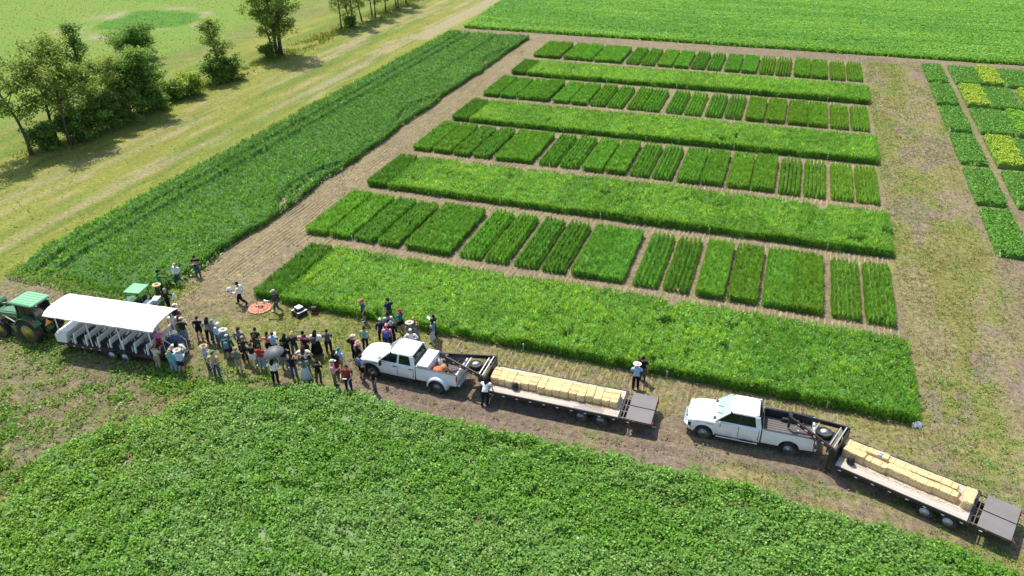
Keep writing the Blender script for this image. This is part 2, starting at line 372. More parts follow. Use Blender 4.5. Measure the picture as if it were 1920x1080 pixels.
# ------------------------------------------------------------------ low growth on the ground: weeds, dry grass, stubble
def scatter(x0, x1, y0, y1, per_m2):
    n = int((x1-x0)*(y1-y0)*per_m2)
    return rng.uniform(x0, x1, n), rng.uniform(y0, y1, n)
def in_view(x, y, z=0.0, pad=30):
    d = np.stack([x-CAM.x, y-CAM.y, np.full_like(x, z-CAM.z)], -1)
    zz = d@np.array(_f); u = 950.5+F_PX*(d@np.array(_r))/zz; v = 540-F_PX*(d@np.array(_u))/zz
    return (zz > 1) & (u > -pad) & (u < 1920+pad) & (v > -pad) & (v < 1080+pad*2)
def ground_cover():
    global STRIPY
    weeds = Soup(); dry = Soup(); straw = Soup()
    for (x0, x1, y0, y1, dens, size) in ((-15, 51, -36, -9.6, 95, .75), (-16.8, -15, -20, 6, 22, 1.1), (-5, 0, -9.6, 73, 22, .9),
                                         (44.4, 53, -9.6, 74, 60, .9), (-40, -17, -15, 80, 1.2, 1.3)):
        x, y = scatter(x0, x1, y0, y1, dens)
        k = in_view(x, y) & (soy_in(x, y) < .6+2.0*sstep(11, 5, x)*rng.random(len(x))); x = x[k]; y = y[k]
        d, s, r, g = classes(x, y); t = d+s+r+g
        clump = fbm(x*1.6, y*1.6, 111, 3)
        u = rng.random(len(x))
        kg = u < (g/t)*sstep(.34, .58, clump)*(1.6+.7*(ys_ := box_w(x, y, -20, 10, -40, -17.5, 1)))
        xs, ys = x[kg], y[kg]; n = len(xs)
        L = 3                                                     # each weed is a rosette of leaves
        P0 = np.repeat(np.stack([xs, ys, np.full(n, .0)], -1), L, 0); m_ = n*L
        bigw = np.repeat(1+.7*ys_[kg], L); P0[:, :2] += rng.normal(0, .06*size, (m_, 2)); P0[:, 2] += rng.uniform(.01, .13, m_)*size*bigw
        base = np.repeat(tint(n, (.085, .170, .030), .22, .12), L, 0)
        weeds.leaves(P0, rng.uniform(.08, .17, m_)*size*bigw, rng.uniform(0, 6.283, m_), rng.uniform(-.1, 1.0, m_), .55, tint(m_, base, .12, .05))
        kd = (~kg) & (u < .12+(r/t)*1.3) & (fbm(x*2.6, y*2.6, 117, 2) > .40)
        xs, ys = x[kd], y[kd]; n = len(xs); L = 3
        P0 = np.repeat(np.stack([xs, ys, np.full(n, .0)], -1), L, 0); m_ = n*L
        P0[:, :2] += rng.normal(0, .05*size, (m_, 2))
        dry.blades(P0, rng.uniform(.08, .17, m_)*size, .045*size, rng.uniform(0, 6.283, m_), rng.uniform(.1, 1.2, m_), tint(m_, np.repeat(tint(n, (.17, .175, .045), .25, .15), L, 0), .15, .06))
        ks = (~kg) & (~kd) & (rng.random(len(x)) < s/t*1.3)
        xs, ys = x[ks], y[ks]; n = len(xs)
        xs = np.where(rng.random(n) < .75, np.round(xs/.36)*.36+rng.normal(0, .03, n), xs)    # drilled rows
        P0 = np.repeat(np.stack([xs, ys, np.full(n, .0)], -1), 3, 0); m_ = n*3
        P0[:, 0] += rng.normal(0, .02, m_); P0[:, 1] += rng.normal(0, .10, m_)
        straw.blades(P0, rng.uniform(.06, .16, m_)*size, .045, rng.uniform(0, 6.283, m_), rng.uniform(.4, 1.3, m_), tint(m_, (.36, .29, .14), .25, .06))
    # low ridges of cut rows along the lane and across the alleys
    def ridges(xs, y0, y1, st, hgt, fade=None):
        for xr in xs:
            ny = int((y1-y0)/st)+1; yv = np.linspace(y0, y1, ny)+rng.uniform(-.12, .12); xv = xr+rng.normal(0, .012, ny)+.05*np.sin(yv*.4+xr*3)
            hv = hgt*np.clip(fbm(xv*1.3, yv*.45, 141, 4)*2.4-.5, 0.05, 1.1)*(1 if fade is None else fade(xv, yv)); wv = .085+.03*rng.random(ny)
            V = np.stack([np.stack([xv-wv, yv, 0*yv-.03], -1), np.stack([xv-.02, yv, hv], -1), np.stack([xv+.03, yv, hv*.9], -1), np.stack([xv+wv, yv, 0*yv-.03], -1)], 1).reshape(-1, 3)
            i = np.arange(ny-1)[:, None]*4
            F = np.concatenate([i+np.array([[k, k+1, k+5, k+4]]) for k in range(3)], 0)
            straw.add(V, F, np.repeat(tint(ny, (.285, .23, .135), .16, .05), 4, 0))
    ridges(np.arange(-4.25, -.15, .34), -8.4, 71, .28, .07)
    for y0 in ROWY: ridges(np.arange(.1, 44.3, .40), y0-2.15, y0-.15, .30, .06)
    for a_y, b_y in STRIPY[1:]: ridges(np.arange(.1, 44.3, .40), a_y-2.0, a_y-.15, .30, .05)
    ridges(np.arange(14.5, 41, .38), -12.7, -10.1, .22, .045, lambda x, y: sstep(.46, .60, fbm(x*.5, y*.5, 151, 3)))
    o = link('ground_weeds', weeds.mesh('ground_weeds', SOYLEAF)); tag(o, 'low green weeds growing over the trodden ground', 'weeds', kind='stuff')
    o = link('dry_grass', dry.mesh('dry_grass', GRASS)); tag(o, 'short yellowish mown grass between the fields', 'grass', kind='stuff')
    o = link('stubble', straw.mesh('stubble', STRAWM)); tag(o, 'pale cut straw stubble in the lanes between plots', 'stubble', kind='stuff')
ground_cover()

# tall rough grass under the tree row, and the low crop on the far left field
def soil_clods():
    x, y = scatter(-14, 51, -24, -9.7, 27); k = in_view(x, y) & (soy_in(x, y) < .2); x = x[k]; y = y[k]
    x2, y2 = scatter(-4.5, 52, -9.7, 75, 5); x = np.concatenate([x, x2]); y = np.concatenate([y, y2])
    d, s, r, g = classes(x, y); k = rng.random(len(x)) < (d/(d+s+r+g))*sstep(.42, .6, fbm(x*1.4, y*1.4, 161, 3)); x = x[k]; y = y[k]; n = len(x)
    sz = rng.uniform(.02, .075, n); a = rng.uniform(0, 1.57, n)
    V = []
    for j in range(4): V.append(np.stack([x+sz*np.cos(a+j*1.571)*rng.uniform(.7, 1.3, n), y+sz*np.sin(a+j*1.571)*rng.uniform(.7, 1.3, n), 0*x-.02], -1))
    V.append(np.stack([x+rng.normal(0, .01, n), y+rng.normal(0, .01, n), sz*rng.uniform(.5, 1.1, n)], -1))
    V = np.stack(V, 1).reshape(-1, 3); i = np.arange(n)[:, None]*5
    F = np.concatenate([i+np.array([[j, (j+1) % 4, 4]]) for j in range(4)], 0)
    me = np_mesh('soil_clods', V, F, np.repeat(tint(n, (.19, .135, .10), .2, .05), 5, 0), STRAWM)
    tag(link('soil_clods', me), 'small brown clods lying on the bare soil', 'soil', kind='stuff')
soil_clods()
def rough_grass():
    s = Soup()
    x = rng.normal(-35.8, 1.2, 15000); y = rng.uniform(-8, 100, 15000)
    k = fbm(x*.3, y*.2, 131) > .42; x = x[k]; y = y[k]; n = len(x)
    s.blades(np.stack([x, y, 0*x], -1), rng.uniform(.15, .55, n), .10, rng.uniform(0, 6.283, n), rng.uniform(.6, 1.4, n), tint(n, (.17, .22, .045), .25, .15))
    o = link('rough_grass', s.mesh('rough_grass', GRASS)); tag(o, 'tall rough grass along the foot of the tree row', 'grass', kind='stuff')
    s = Soup()
    x, y = scatter(-118, -46, 20, 122, 2.5); k = in_view(x, y); x = x[k]; y = y[k]
    k = (x+.1*(y-20) < -49); x = x[k]; y = y[k]
    y = np.round(y/.8)*.8+rng.normal(0, .1, len(y))
    rr = np.hypot(x+72.6, y-65.3)+(fbm(x*.16, y*.16, 97, 4)-.5)*5
    k = (rr > 12.4) | (rr < 8.6) | (rng.random(len(x)) < .25); x = x[k]; y = y[k]; rr = rr[k]; n = len(x)
    c = np.where((rr < 8.8)[:, None], np.array((.05, .14, .015)), np.array((.15, .24, .06)))
    s.leaves(np.stack([x, y, 0*x+.05], -1), rng.uniform(.14, .3, n), rng.uniform(0, 6.283, n), rng.uniform(.0, .25, n), .7, tint(n, c*1.25, .10, .08))
    o = link('young_crop', s.mesh('young_crop', GRASS)); tag(o, 'pale green low crop on the field behind the trees', 'crop', kind='stuff')
rough_grass()

# ------------------------------------------------------------------ crops
def heightfield(soup, x0, x1, y0, y1, step, hf, C, skirt=True):
    """closed mass of stems under the outer leaves: height hf(x,y), vertical at the sides"""
    nx = max(2, int(round((x1-x0)/step))+1); ny = max(2, int(round((y1-y0)/step))+1)
    xs = np.linspace(x0, x1, nx); ys = np.linspace(y0, y1, ny)
    X, Y = np.meshgrid(xs, ys, indexing='ij'); Z = hf(X, Y); Z = Z-.30*(1-sstep(.12, .30, Z))
    if skirt:
        X = np.pad(X, 1, mode='edge'); Y = np.pad(Y, 1, mode='edge'); Z = np.pad(Z, 1)
        nx += 2; ny += 2
    V = np.stack([X, Y, Z], -1).reshape(-1, 3); ii = np.arange(nx*ny).reshape(nx, ny)
    F = np.stack([ii[:-1, :-1], ii[1:, :-1], ii[1:, 1:], ii[:-1, 1:]], -1).reshape(-1, 4)
    soup.add(V, F, tint(len(V), C, .12, .06))

def plot_mesh(name, w, l, H, kind, nrows, seed, base, dens=420, gaps=0):
    """cereal plot, origin at its front left corner, rows along y"""
    global rng
    keep = rng; rng = np.random.default_rng(seed)
    s = Soup()
    pitch = w/nrows
    holes = [(rng.uniform(.1, w-.1), rng.uniform(.2, l-.2) if rng.random() < .5 else rng.choice([.5, l-.5]), rng.uniform(.10, .22)) for _ in range(gaps)]
    def hf(x, y):
        ph = (x/pitch) % 1.0
        ridge = np.clip(np.sin(np.pi*ph), 0, 1)**(1.5 if kind == 'rows' else .8)
        if kind == 'rows': r = .12+.88*ridge
        elif kind == 'fine': r = .48+.52*ridge
        else: r = .72+.28*ridge
        h = H*r*(.93+.14*vnoise(x*1.2+seed, y*1.2, seed))*(.95+.1*vnoise(x*6, y*6, seed+2))
        for hx, hy, hr in holes: h = h*(1-.85*np.exp(-(((x-hx)/hr)**2+((y-hy)/(hr*1.6))**2)))
        return h
    heightfield(s, .11, w-.11, .13, l-.13, min(.13, pitch/3), lambda x, y: hf(x, y)*.66, np.array(base)*.9)
    n = int(w*l*dens/11)                                  # plants, each a tuft of blades
    x = rng.uniform(.03, w-.03, n); y = rng.uniform(.03, l-.03, n)
    if True:
        q = .42 if kind == 'dense' else .12 if kind == 'rows' else .26
        x = (np.floor(x/pitch)+.5+np.clip(rng.normal(0, q*.5, n), -.5, .5))*pitch
    z = hf(x, y)*rng.uniform(.86, 1.12, n)
    k = z > .2*H; x, y, z = x[k], y[k], z[k]; n = len(x); B = 11; x = x+rng.normal(0, .012 if kind == 'rows' else .025, n); y = y+rng.normal(0, .06, n)
    pc = tint(n, base, .22, .10)
    x, y, z, pc = np.repeat(x, B), np.repeat(y, B), np.repeat(z, B), np.repeat(pc, B, 0); n *= B
    az = rng.uniform(0, 6.283, n); rr = rng.uniform(0, .04 if kind == 'rows' else .06, n); L = rng.uniform(.18, .36, n)
    s.blades(np.stack([x+rr*np.cos(az), y+rr*np.sin(az), z-L*rng.uniform(.75, 1.05, n)], -1), L, rng.uniform(.028, .05, n), az, rng.uniform(1.1 if kind == 'rows' else .95, 1.5, n), tint(n, pc, .14, .06))
    # the flanks
    for side in range(4):
        ln = l if side < 2 else w; n = int(ln*H*230)
        t = rng.uniform(0, ln, n); zz = rng.uniform(0, .95, n)
        e = rng.uniform(-.12, .06, n)+.10*(vnoise(t*2.2, t*0+side, seed)-.6)
        if side == 0: x, y = 0-e, t
        elif side == 1: x, y = w+e, t
        elif side == 2: x, y = t, 0-e
        else: x, y = t, l+e
        hh = hf(np.clip(x, .05, w-.05), np.clip(y, .05, l-.05)); z = zz*hh*.85
        if side >= 2 and kind == 'rows':
            kk = rng.random(n) < np.clip(np.sin(np.pi*((x/pitch) % 1)), .1, 1); x, y, z, n = x[kk], y[kk], z[kk], kk.sum()
        yaw = {0: np.pi, 1: 0, 2: -np.pi/2, 3: np.pi/2}[side]+rng.normal(0, .5, n)
        s.blades(np.stack([x, y, z], -1), rng.uniform(.15, .32, n), rng.uniform(.035, .065, n), yaw, rng.uniform(1.0, 1.5, n), tint(n, base, .2, .1))
    me = s.mesh(name, LEAF)
    rng = keep
    return me
G1 = (.064, .158, .024); G2 = (.060, .150, .026); G3 = (.074, .168, .025)
PW, PL = 1.82, 7.9
PLOTM = {}
def pm(kind, i):
    key = (kind, i)
    if key not in PLOTM:
        H = .74
        if kind == 'dense': PLOTM[key] = plot_mesh('cereal_dense', PW-.05, PL, H, 'dense', 7, 100+i, G1, gaps=i % 3)
        if kind == 'ragged': PLOTM[key] = plot_mesh('cereal_ragged', PW-.2, PL, H*.97, 'fine', 5, 140+i, G2, dens=380, gaps=5+i)
        if kind == 'fine': PLOTM[key] = plot_mesh('cereal_fine', PW, PL, H, 'fine', 7, 120+i, G1, gaps=1+i % 3)
        if kind == 'rows': PLOTM[key] = plot_mesh('cereal_rows', PW-.15, PL, H, 'rows', 5, 160+i, G1, gaps=2+i % 3)
        if kind == 'light': PLOTM[key] = plot_mesh('cereal_light', PW-.12, PL, H*.95, 'rows', 6, 180+i, G3, gaps=1)
    return PLOTM[key]
KINDS = [  # the ten pairs of each row, from the left
    'dense ragged dense rows rows dense rows dense fine light'.split(),
    'dense ragged dense rows dense rows fine fine rows light'.split(),
    'dense fine dense rows rows rows rows dense fine light'.split(),
    'dense fine dense rows dense rows dense rows fine light'.split()]
TIGHT = {(0, 2), (0, 5), (1, 2), (2, 4), (3, 2), (2, 1), (3, 0), (0, 8)}
ORD = 'first second third fourth fifth sixth seventh eighth ninth tenth eleventh twelfth thirteenth fourteenth fifteenth sixteenth seventeenth eighteenth nineteenth twentieth'.split()
ROWN = ['nearest', 'second', 'third', 'farthest']
DESC = {'dense': 'dense green', 'ragged': 'ragged green', 'fine': 'finely rowed green', 'rows': 'ridged green', 'light': 'lighter green wide-rowed'}
pr = random.Random(5)
for r, y0 in enumerate(ROWY):
    n = 0
    for c in range(10):
        kd = KINDS[r][c]
        for h in range(2):
            me = pm(kd, (c+2*r+3*h) % 4)
            gap = .04 if (r, c) in TIGHT else .34 if kd == 'dense' else .27
            x = c*4.45+(.02 if h == 0 else 1.88+gap)
            if kd in ('rows',): x += .05
            o = link('cereal_plot', me); o.location = (x, y0+pr.uniform(-.06, .06), -.02)
            o.scale = (1, (8.0 if r != 2 else 7.7)/PL*pr.uniform(.99, 1.01), pr.uniform(.93, 1.05))
            v = pr.uniform(1.0, 1.25); hu = pr.uniform(-.07, .07)+(.10 if c >= 7 else 0)
            o.color = (v*(1+hu), v, v*(1-hu), 1)
            tag(o, f'{DESC[kd]} cereal plot, {ORD[n]} from the left in the {ROWN[r]} row of small plots', 'crop plot', 'small cereal plots in four rows')
            n += 1

# the four wide strips of mixed, partly yellow-flowering crop, and the dark plot at the left end of each
def strip_mesh(name, w, l, seed, H=.95):
    global rng
    keep = rng; rng = np.random.default_rng(seed)
    s = Soup()
    ncol = int(w/2.2)
    cv = rng.random(ncol+2); cy = rng.random(ncol+2)
    def colv(x): return cv[np.clip((x/2.2+.25*0).astype(int), 0, ncol)]
    def hf(x, y):
        h = H*(.88+.08*colv(x)+.14*(fbm(x*.8, y*.8, seed, 3)-.3))
        seam = np.exp(-(((x/2.2) % 1.0-.5)/.035)**2)*(vnoise(x/2.2, y*.35, seed+5) > .5)
        h = h*(1-.35*seam)*(1-.75*sstep(.86, .92, vnoise(x*1.1, y*1.1, seed+9)))
        edge = np.minimum.reduce([x, w-x]); h = h*(.82+.18*sstep(0, .5, edge))
        rp = np.clip(np.sin(np.pi*((x/.36) % 1)), 0, 1)
        return h*(.82+.18*rp*(x > w*.42))
    def colour(x, y, n):
        lush = np.array((.080, .185, .026)); lite = np.array((.118, .235, .036)); yel = np.array((.165, .27, .030)); gry = np.array((.12, .23, .07))
        a = sstep(.38, .62, fbm(x*.28, y*.45, seed+3, 3)*.65+.35*cv[np.clip((x/2.2).astype(int), 0, ncol)])[:, None]
        c = lush*(1-a)+lite*a
        f = fbm(x*.55+3, y*.75, seed+7, 3)*.72+.28*cy[np.clip((x/2.2).astype(int), 0, ncol)]
        pb = sstep(.52, .70, f)*.30*(1-.5*sstep(w*.5, w, x))
        k = rng.random(n) < pb; c[k] = yel
        k = rng.random(n) < .10; c[k] = gry
        return tint(n, c, .20, .10)
    heightfield(s, .14, w-.14, .16, l-.16, .17, lambda x, y: hf(x, y)*.66, (.060, .14, .018))
    n = int(w*l*20); x = rng.uniform(.03, w-.03, n); y = rng.uniform(.03, l-.03, n); x = np.where(x > w*.42, (np.floor(x/.36)+.5+rng.normal(0, .16, n))*.36, x); z = hf(x, y)*rng.uniform(.80, 1.14, n); B = 11
    pc = colour(x, y, n); x, y, z, pc = np.repeat(x, B), np.repeat(y, B), np.repeat(z, B), np.repeat(pc, B, 0); n *= B
    az = rng.uniform(0, 6.283, n); rr = rng.uniform(0, .11, n); L = rng.uniform(.22, .46, n)
    s.blades(np.stack([x+rr*np.cos(az), y+rr*np.sin(az), z-L*rng.uniform(.7, 1.0, n)], -1), L, rng.uniform(.04, .085, n), az, rng.uniform(.6, 1.45, n), tint(n, pc, .14, .06))
    n = int(w*l*45); x = rng.uniform(0, w, n); y = rng.uniform(0, l, n); z = hf(x, y)
    s.leaves(np.stack([x, y, z+rng.uniform(-.12, .03, n)], -1), rng.uniform(.09, .17, n), rng.uniform(0, 6.283, n), rng.uniform(-.2, .9, n), .6, colour(x, y, n))
    for side in range(4):
        ln = l if side < 2 else w; n = int(ln*H*190)
        t = rng.uniform(0, ln, n); e = rng.uniform(-.14, .08, n)+.22*(vnoise(t*1.3, t*0+side, seed)-.55)
        x, y = {0: (-e, t), 1: (w+e, t), 2: (t, -e), 3: (t, l+e)}[side]
        hh = hf(np.clip(x, .05, w-.05), np.clip(y, .05, l-.05)); z = rng.uniform(0, .9, n)*hh
        yaw = {0: np.pi, 1: 0, 2: -np.pi/2, 3: np.pi/2}[side]+rng.normal(0, .6, n)
        s.blades(np.stack([x, y, z], -1), rng.uniform(.16, .36, n), rng.uniform(.04, .085, n), yaw, rng.uniform(.7, 1.5, n), tint(n, (.075, .175, .025), .22, .1))
    me = s.mesh(name, LEAF); rng = keep
    return me
SN = ['nearest the road', 'second from the road', 'third from the road', 'farthest from the road']
for i, (a, b) in enumerate(STRIPY):
    x0 = 2.2 if i else 4.2
    me = strip_mesh('mixed_strip', 44.3-x0, b-a, 300+11*i, .95 if i else 1.0)
    o = link('mixed_crop_strip', me); o.location = (x0, a, -.02)
    tag(o, f'wide strip of mixed light green crop with yellow flowers, {SN[i]}', 'crop strip', 'wide mixed crop strips')
    e = link('cereal_plot', pm('dense', i)); e.location = (x0-2.12, a+.05, -.02); e.scale = (1, (b-a)/PL, 1.08); e.color = (.80, .84, .9, 1)
    tag(e, f'dark green plot ending the wide strip {SN[i]} at its left', 'crop plot', 'dark end plots of the wide strips')

# ------------------------------------------------------------------ long strip on the left with wheel tracks
def left_strip():
    s = Soup()
    X0, X1, Y0, Y1 = -17.6, -4.5, -12.6, 71.3
    def edge_x1(y): return X1+.15+1.1*(fbm(y*.28, y*0, 7, 4)-.55)
    sw = [(-5.4, 8.5, 3.2), (-5.6, 32.0, 3.6), (-5.2, 57.5, 3.4)]        # places where the edge has been driven over
    def hf(x, y, wide=0.0):
        h = .80*(.90+.2*fbm(x*.9, y*.9, 401, 3))
        for tx, tw, dp in ((-13.75, .27, 1.0), (-15.35, .19, 1.0), (-9.3, .19, .9)):
            d = np.where(tx == -9.3, dp*sstep(38, 60, y), dp)
            h = h*(1-d*(1-sstep(tw+wide, tw+wide+.12, np.abs(x-tx-.25*np.sin(y*.03)))))
        for cx, cy, R in sw:                                            # arcs flattened by turning wheels
            rr = np.hypot((x-cx-1.6)*1.0, (y-cy)*.42)
            m_ = (x > cx-2.6) & (x < X1+.3)
            for q in (2.2, 1.4): h = h*(1-.95*(1-sstep(.17+wide, .28+wide, np.abs(rr-q)))*m_)
        over = sstep(0, .35, edge_x1(y)-x)*sstep(0, .3, x-X0-.3*(fbm(y*.4, 0*y, 9)-.5))
        front = .35*sstep(0, .5, y-(Y0+1.2*(fbm(x*.35, x*0, 11)-.5)+.10*(-(x+11))))+.65*sstep(.2, 2.6, y-(Y0+1.2*(fbm(x*.35, x*0, 11)-.5)+.10*(-(x+11))))
        return h*over*front*sstep(0, .5, Y1-y)
    heightfield(s, X0, X1+.3, Y0-1, Y1, .24, lambda x, y: hf(x, y, .06)*.70, (.042, .108, .022), skirt=True)
    x, y = scatter(X0, X1+.4, Y0-1, Y1, 21); k = rng.random(len(x)) < np.interp(y, [-13, 30, 72], [1, .8, .6]); x = x[k]; y = y[k]
    z = hf(x, y); k = z > np.where(y > Y0+3.5, .36, .16); x, y, z = x[k], y[k], z[k]; n = len(x); z = z*rng.uniform(.84, 1.10, n)
    yy = sstep(20, -10, y)[:, None]
    c = np.array((.060, .142, .026))*(1-yy)+np.array((.070, .158, .023))*yy
    lite = (fbm(x*.25, y*.25, 411, 3) > .56)[:, None]; c = np.where(lite, c*1.12, c); c = tint(n, c, .22, .08)
    B = 8; x, y, z, c = np.repeat(x, B), np.repeat(y, B), np.repeat(z, B), np.repeat(c, B, 0); n *= B
    az = rng.uniform(0, 6.283, n); rr = rng.uniform(.0, .08, n)
    s.leaves(np.stack([x+rr*np.cos(az), y+rr*np.sin(az), z-rng.uniform(.08, .30, n)], -1), rng.uniform(.13, .23, n), az, rng.uniform(.55, 1.5, n), .42, tint(n, c, .14, .05))
    # flank facing the lane
    n = 18000; y = rng.uniform(Y0, Y1, n); x = edge_x1(y)-rng.uniform(-.1, .25, n); z = rng.uniform(0, .62, n)
    s.leaves(np.stack([x, y, z], -1), rng.uniform(.13, .24, n), rng.normal(0, .7, n), rng.uniform(.2, 1.3, n), .5, tint(n, (.05, .125, .026), .2, .08))
    n = 2600; x = rng.uniform(X0, X1, n); y = Y0+1.2*(fbm(x*.35, x*0, 11)-.5)+.10*(-(x+11))+rng.uniform(-1.1, .8, n); z = rng.uniform(0, .22, n)
    s.leaves(np.stack([x, y, z], -1), rng.uniform(.13, .24, n), rng.normal(-1.57, .7, n), rng.uniform(.2, 1.3, n), .5, tint(n, (.06, .14, .026), .2, .08))
    o = link('field_pea_strip', s.mesh('field_pea_strip', LEAF))
    tag(o, 'long dark green crop strip with dark wheel tracks left of the stubble lane', 'crop strip')
    # pale lodged stems by the lane
    for cx, cy, nn in ((-4.9, 9.2, 260), (-4.9, 33, 140), (-4.4, -8.6, 300)):
        q = Soup(); n = nn
        P0 = np.stack([cx+rng.normal(0, .35, n), cy+rng.normal(0, 1.6, n), rng.uniform(.02, .35, n)], -1)
        q.leaves(P0, rng.uniform(.2, .4, n), rng.uniform(0, 6.283, n), rng.uniform(.1, 1.2, n), .45, tint(n, (.13, .22, .07), .2, .08))
        o = link('lodged_plants', q.mesh('lodged_plants', LEAF))
        tag(o, {9.2: 'pale flattened plants at the big swirl on the edge of the left strip', 33: 'pale flattened plants halfway along the edge of the left strip',
                -8.6: 'pale leafy clump beside the man with crossed arms'}[cy], 'plants', kind='stuff')
left_strip()

# ------------------------------------------------------------------ bean field beyond the far lane
def far_field():
    s = Soup(); X0, X1, Y0, Y1 = -17.2, 78, 75.7, 135
    def left(y): return -17.2-.09*(y-76)
    def hf(x, y):
        h = .55*(.85+.3*fbm(x*.35, y*1.2, 501, 3))
        rp = .80+.20*np.clip(np.sin(np.pi*((y/.76) % 1)), 0, 1)
        tr = np.exp(-((y-79.2)/.22)**2)+np.exp(-((y-81.3)/.22)**2)+np.exp(-((y-95.2)/.3)**2)*.7
        return h*rp*(1-.7*np.clip(tr, 0, 1)*(vnoise(x*.08, y*.3, 5) > .25))*sstep(0, .4, y-Y0-.25*fbm(x*.5, 0*x, 3))*sstep(0, .5, x-left(y))
    heightfield(s, -22, X1, Y0, Y1, .5, lambda x, y: hf(x, y)*.85, (.075, .185, .025))
    x, y = scatter(-22, X1, Y0, Y1, 29); k = in_view(x, y) & (x > left(y)) & (rng.random(len(x)) < np.interp(y, [75, 95, 130], [1, .7, .45])); x = x[k]; y = y[k]
    z = hf(x, y); n = len(x)
    y = (np.floor(y/.76)+.5+rng.normal(0, .2, n))*.76; z = hf(x, y)
    a = sstep(.38, .62, .5*fbm(x*.08, y*.2, 511, 3)+.5*fbm(x*.03, y*.75, 513, 3))[:, None]
    c = np.array((.070, .175, .027))*(1-a)+np.array((.110, .225, .034))*a
    s.leaves(np.stack([x, y, z-rng.uniform(0, .1, n)], -1), rng.uniform(.2, .38, n), rng.uniform(0, 6.283, n), rng.uniform(-.1, .8, n), .7, tint(n, c, .17, .08))
    n = 9000; x = rng.uniform(-17, 70, n); y = Y0+rng.uniform(0, .3, n); z = rng.uniform(0, .42, n)
    s.leaves(np.stack([x, y, z], -1), rng.uniform(.15, .3, n), rng.normal(-1.57, .7, n), rng.uniform(0, 1.2, n), .7, tint(n, (.075, .18, .025), .2, .08))
    o = link('bean_field', s.mesh('bean_field', LEAF)); tag(o, 'bright green bean field beyond the far dirt lane', 'crop field')
far_field()

# ------------------------------------------------------------------ bean and canola plots along the right edge
def bush_mesh(name, w, l, H, base, seed, flower=None, dens=120):
    global rng
    keep = rng; rng = np.random.default_rng(seed)
    s = Soup()
    def hf(x, y):
        e = np.minimum.reduce([x, w-x, y, l-y])
        return H*(.82+.35*fbm(x*1.5, y*1.5, seed, 3))*sstep(-.25, .22, e+.25*(vnoise(x*2.5, y*2.5, seed)-.5))
    heightfield(s, 0, w, 0, l, .18, lambda x, y: hf(x, y)*.8, np.array(base)*.9)
    n = int(w*l*dens); x = rng.uniform(-.05, w+.05, n); y = rng.uniform(-.05, l+.05, n); z = hf(np.clip(x, 0, w), np.clip(y, 0, l))
    c = np.broadcast_to(np.array(base), (n, 3)).copy()
    s.leaves(np.stack([x, y, z-rng.uniform(0, .18, n)], -1), rng.uniform(.11, .22, n), rng.uniform(0, 6.283, n), rng.uniform(-.2, .9, n), .7, tint(n, c, .2, .07))
    if flower is not None:
        n = int(w*l*190); x = rng.uniform(0, w, n); y = rng.uniform(0, l, n); k = fbm(x*1.2, y*1.2, seed+4, 3) > .36; x = x[k]; y = y[k]; n = len(x); z = hf(x, y)
        s.leaves(np.stack([x, y, z+rng.uniform(-.08, .05, n)], -1), rng.uniform(.07, .13, n), rng.uniform(0, 6.283, n), rng.uniform(-.2, .8, n), .8, tint(n, flower, .15, .06))
    me = s.mesh(name, SOYLEAF); rng = keep
    return me
BEAN = (.062, .165, .024); YEL = (.27, .36, .035)
bm_a = [bush_mesh('bean_plot', 2.35, 8.5, .55, BEAN, 600+i) for i in range(3)]
bm_b = [bush_mesh('bean_plot_wide', 3.2, 8.5, .55, BEAN, 610+i) for i in range(2)]
bm_c = [bush_mesh('canola_plot', 2.4, 8.4, .70, (.10, .19, .03), 620+i, YEL) for i in range(2)]
for j in range(7):
    y0 = 2.6+j*9.95; nm = ORD[6-j]
    if j == 0: continue
    o = link('bean_plot', bm_a[j % 3]); o.location = (51.75, y0+9.3-9.0+.2, -.02)
    tag(o, f'dark green bean plot beside the right grassy lane, {nm} from the far end', 'crop plot', 'bean plots by the right lane')
    if j >= 2:
        if j == 3 or j == 5:
            o = link('canola_plot', bm_c[j % 2]); o.location = (54.9, y0+.5, -.02)
            tag(o, ('yellow flowering canola plot, larger and nearer one beside the narrow dirt path' if j == 3 else 'yellow flowering canola plot, smaller and farther one beside the narrow dirt path'), 'crop plot')
            o = link('bean_plot', bm_b[1]); o.location = (57.5, y0+.5, -.02)
            tag(o, 'bean plot just right of the ' + ('nearer' if j == 3 else 'farther') + ' yellow canola plot by the dirt path', 'crop plot')
        elif j == 6:
            o = link('bean_plot', bm_b[0]); o.location = (54.9, y0+.5, -.02)
            tag(o, 'bean plot left of the yellow plot nearest the far lane', 'crop plot')
            o = link('canola_plot', bm_c[1]); o.location = (57.9, y0+.6, -.02); tag(o, 'yellow flowering canola plot nearest the far lane', 'crop plot')
            o = link('bean_plot', bm_b[0]); o.location = (60.6, y0+.5, -.02); tag(o, 'bean plot right of the yellow plot nearest the far lane', 'crop plot')
        elif j == 4:
            o = link('bean_plot', bm_b[1]); o.location = (54.9, y0+.5, -.02); tag(o, 'bean plot between the two yellow canola plots along the dirt path', 'crop plot')
            o = link('canola_plot', bm_c[0]); o.location = (58.4, y0+.6, -.02); o.color = (.6, .9, 1, 1); tag(o, 'half flowered yellowish plot at the right edge, third from the far end', 'crop plot')
        else:
            o = link('bean_plot', bm_b[0]); o.location = (54.9, y0+.5, -.02); tag(o, 'bean plot cut by the right edge, right of the dirt path', 'crop plot')
o = link('canola_plot', bm_c[0]); o.location = (61.2, 52.6, -.02); tag(o, 'yellow flowering canola plot at the right edge, second row from the far lane', 'crop plot')

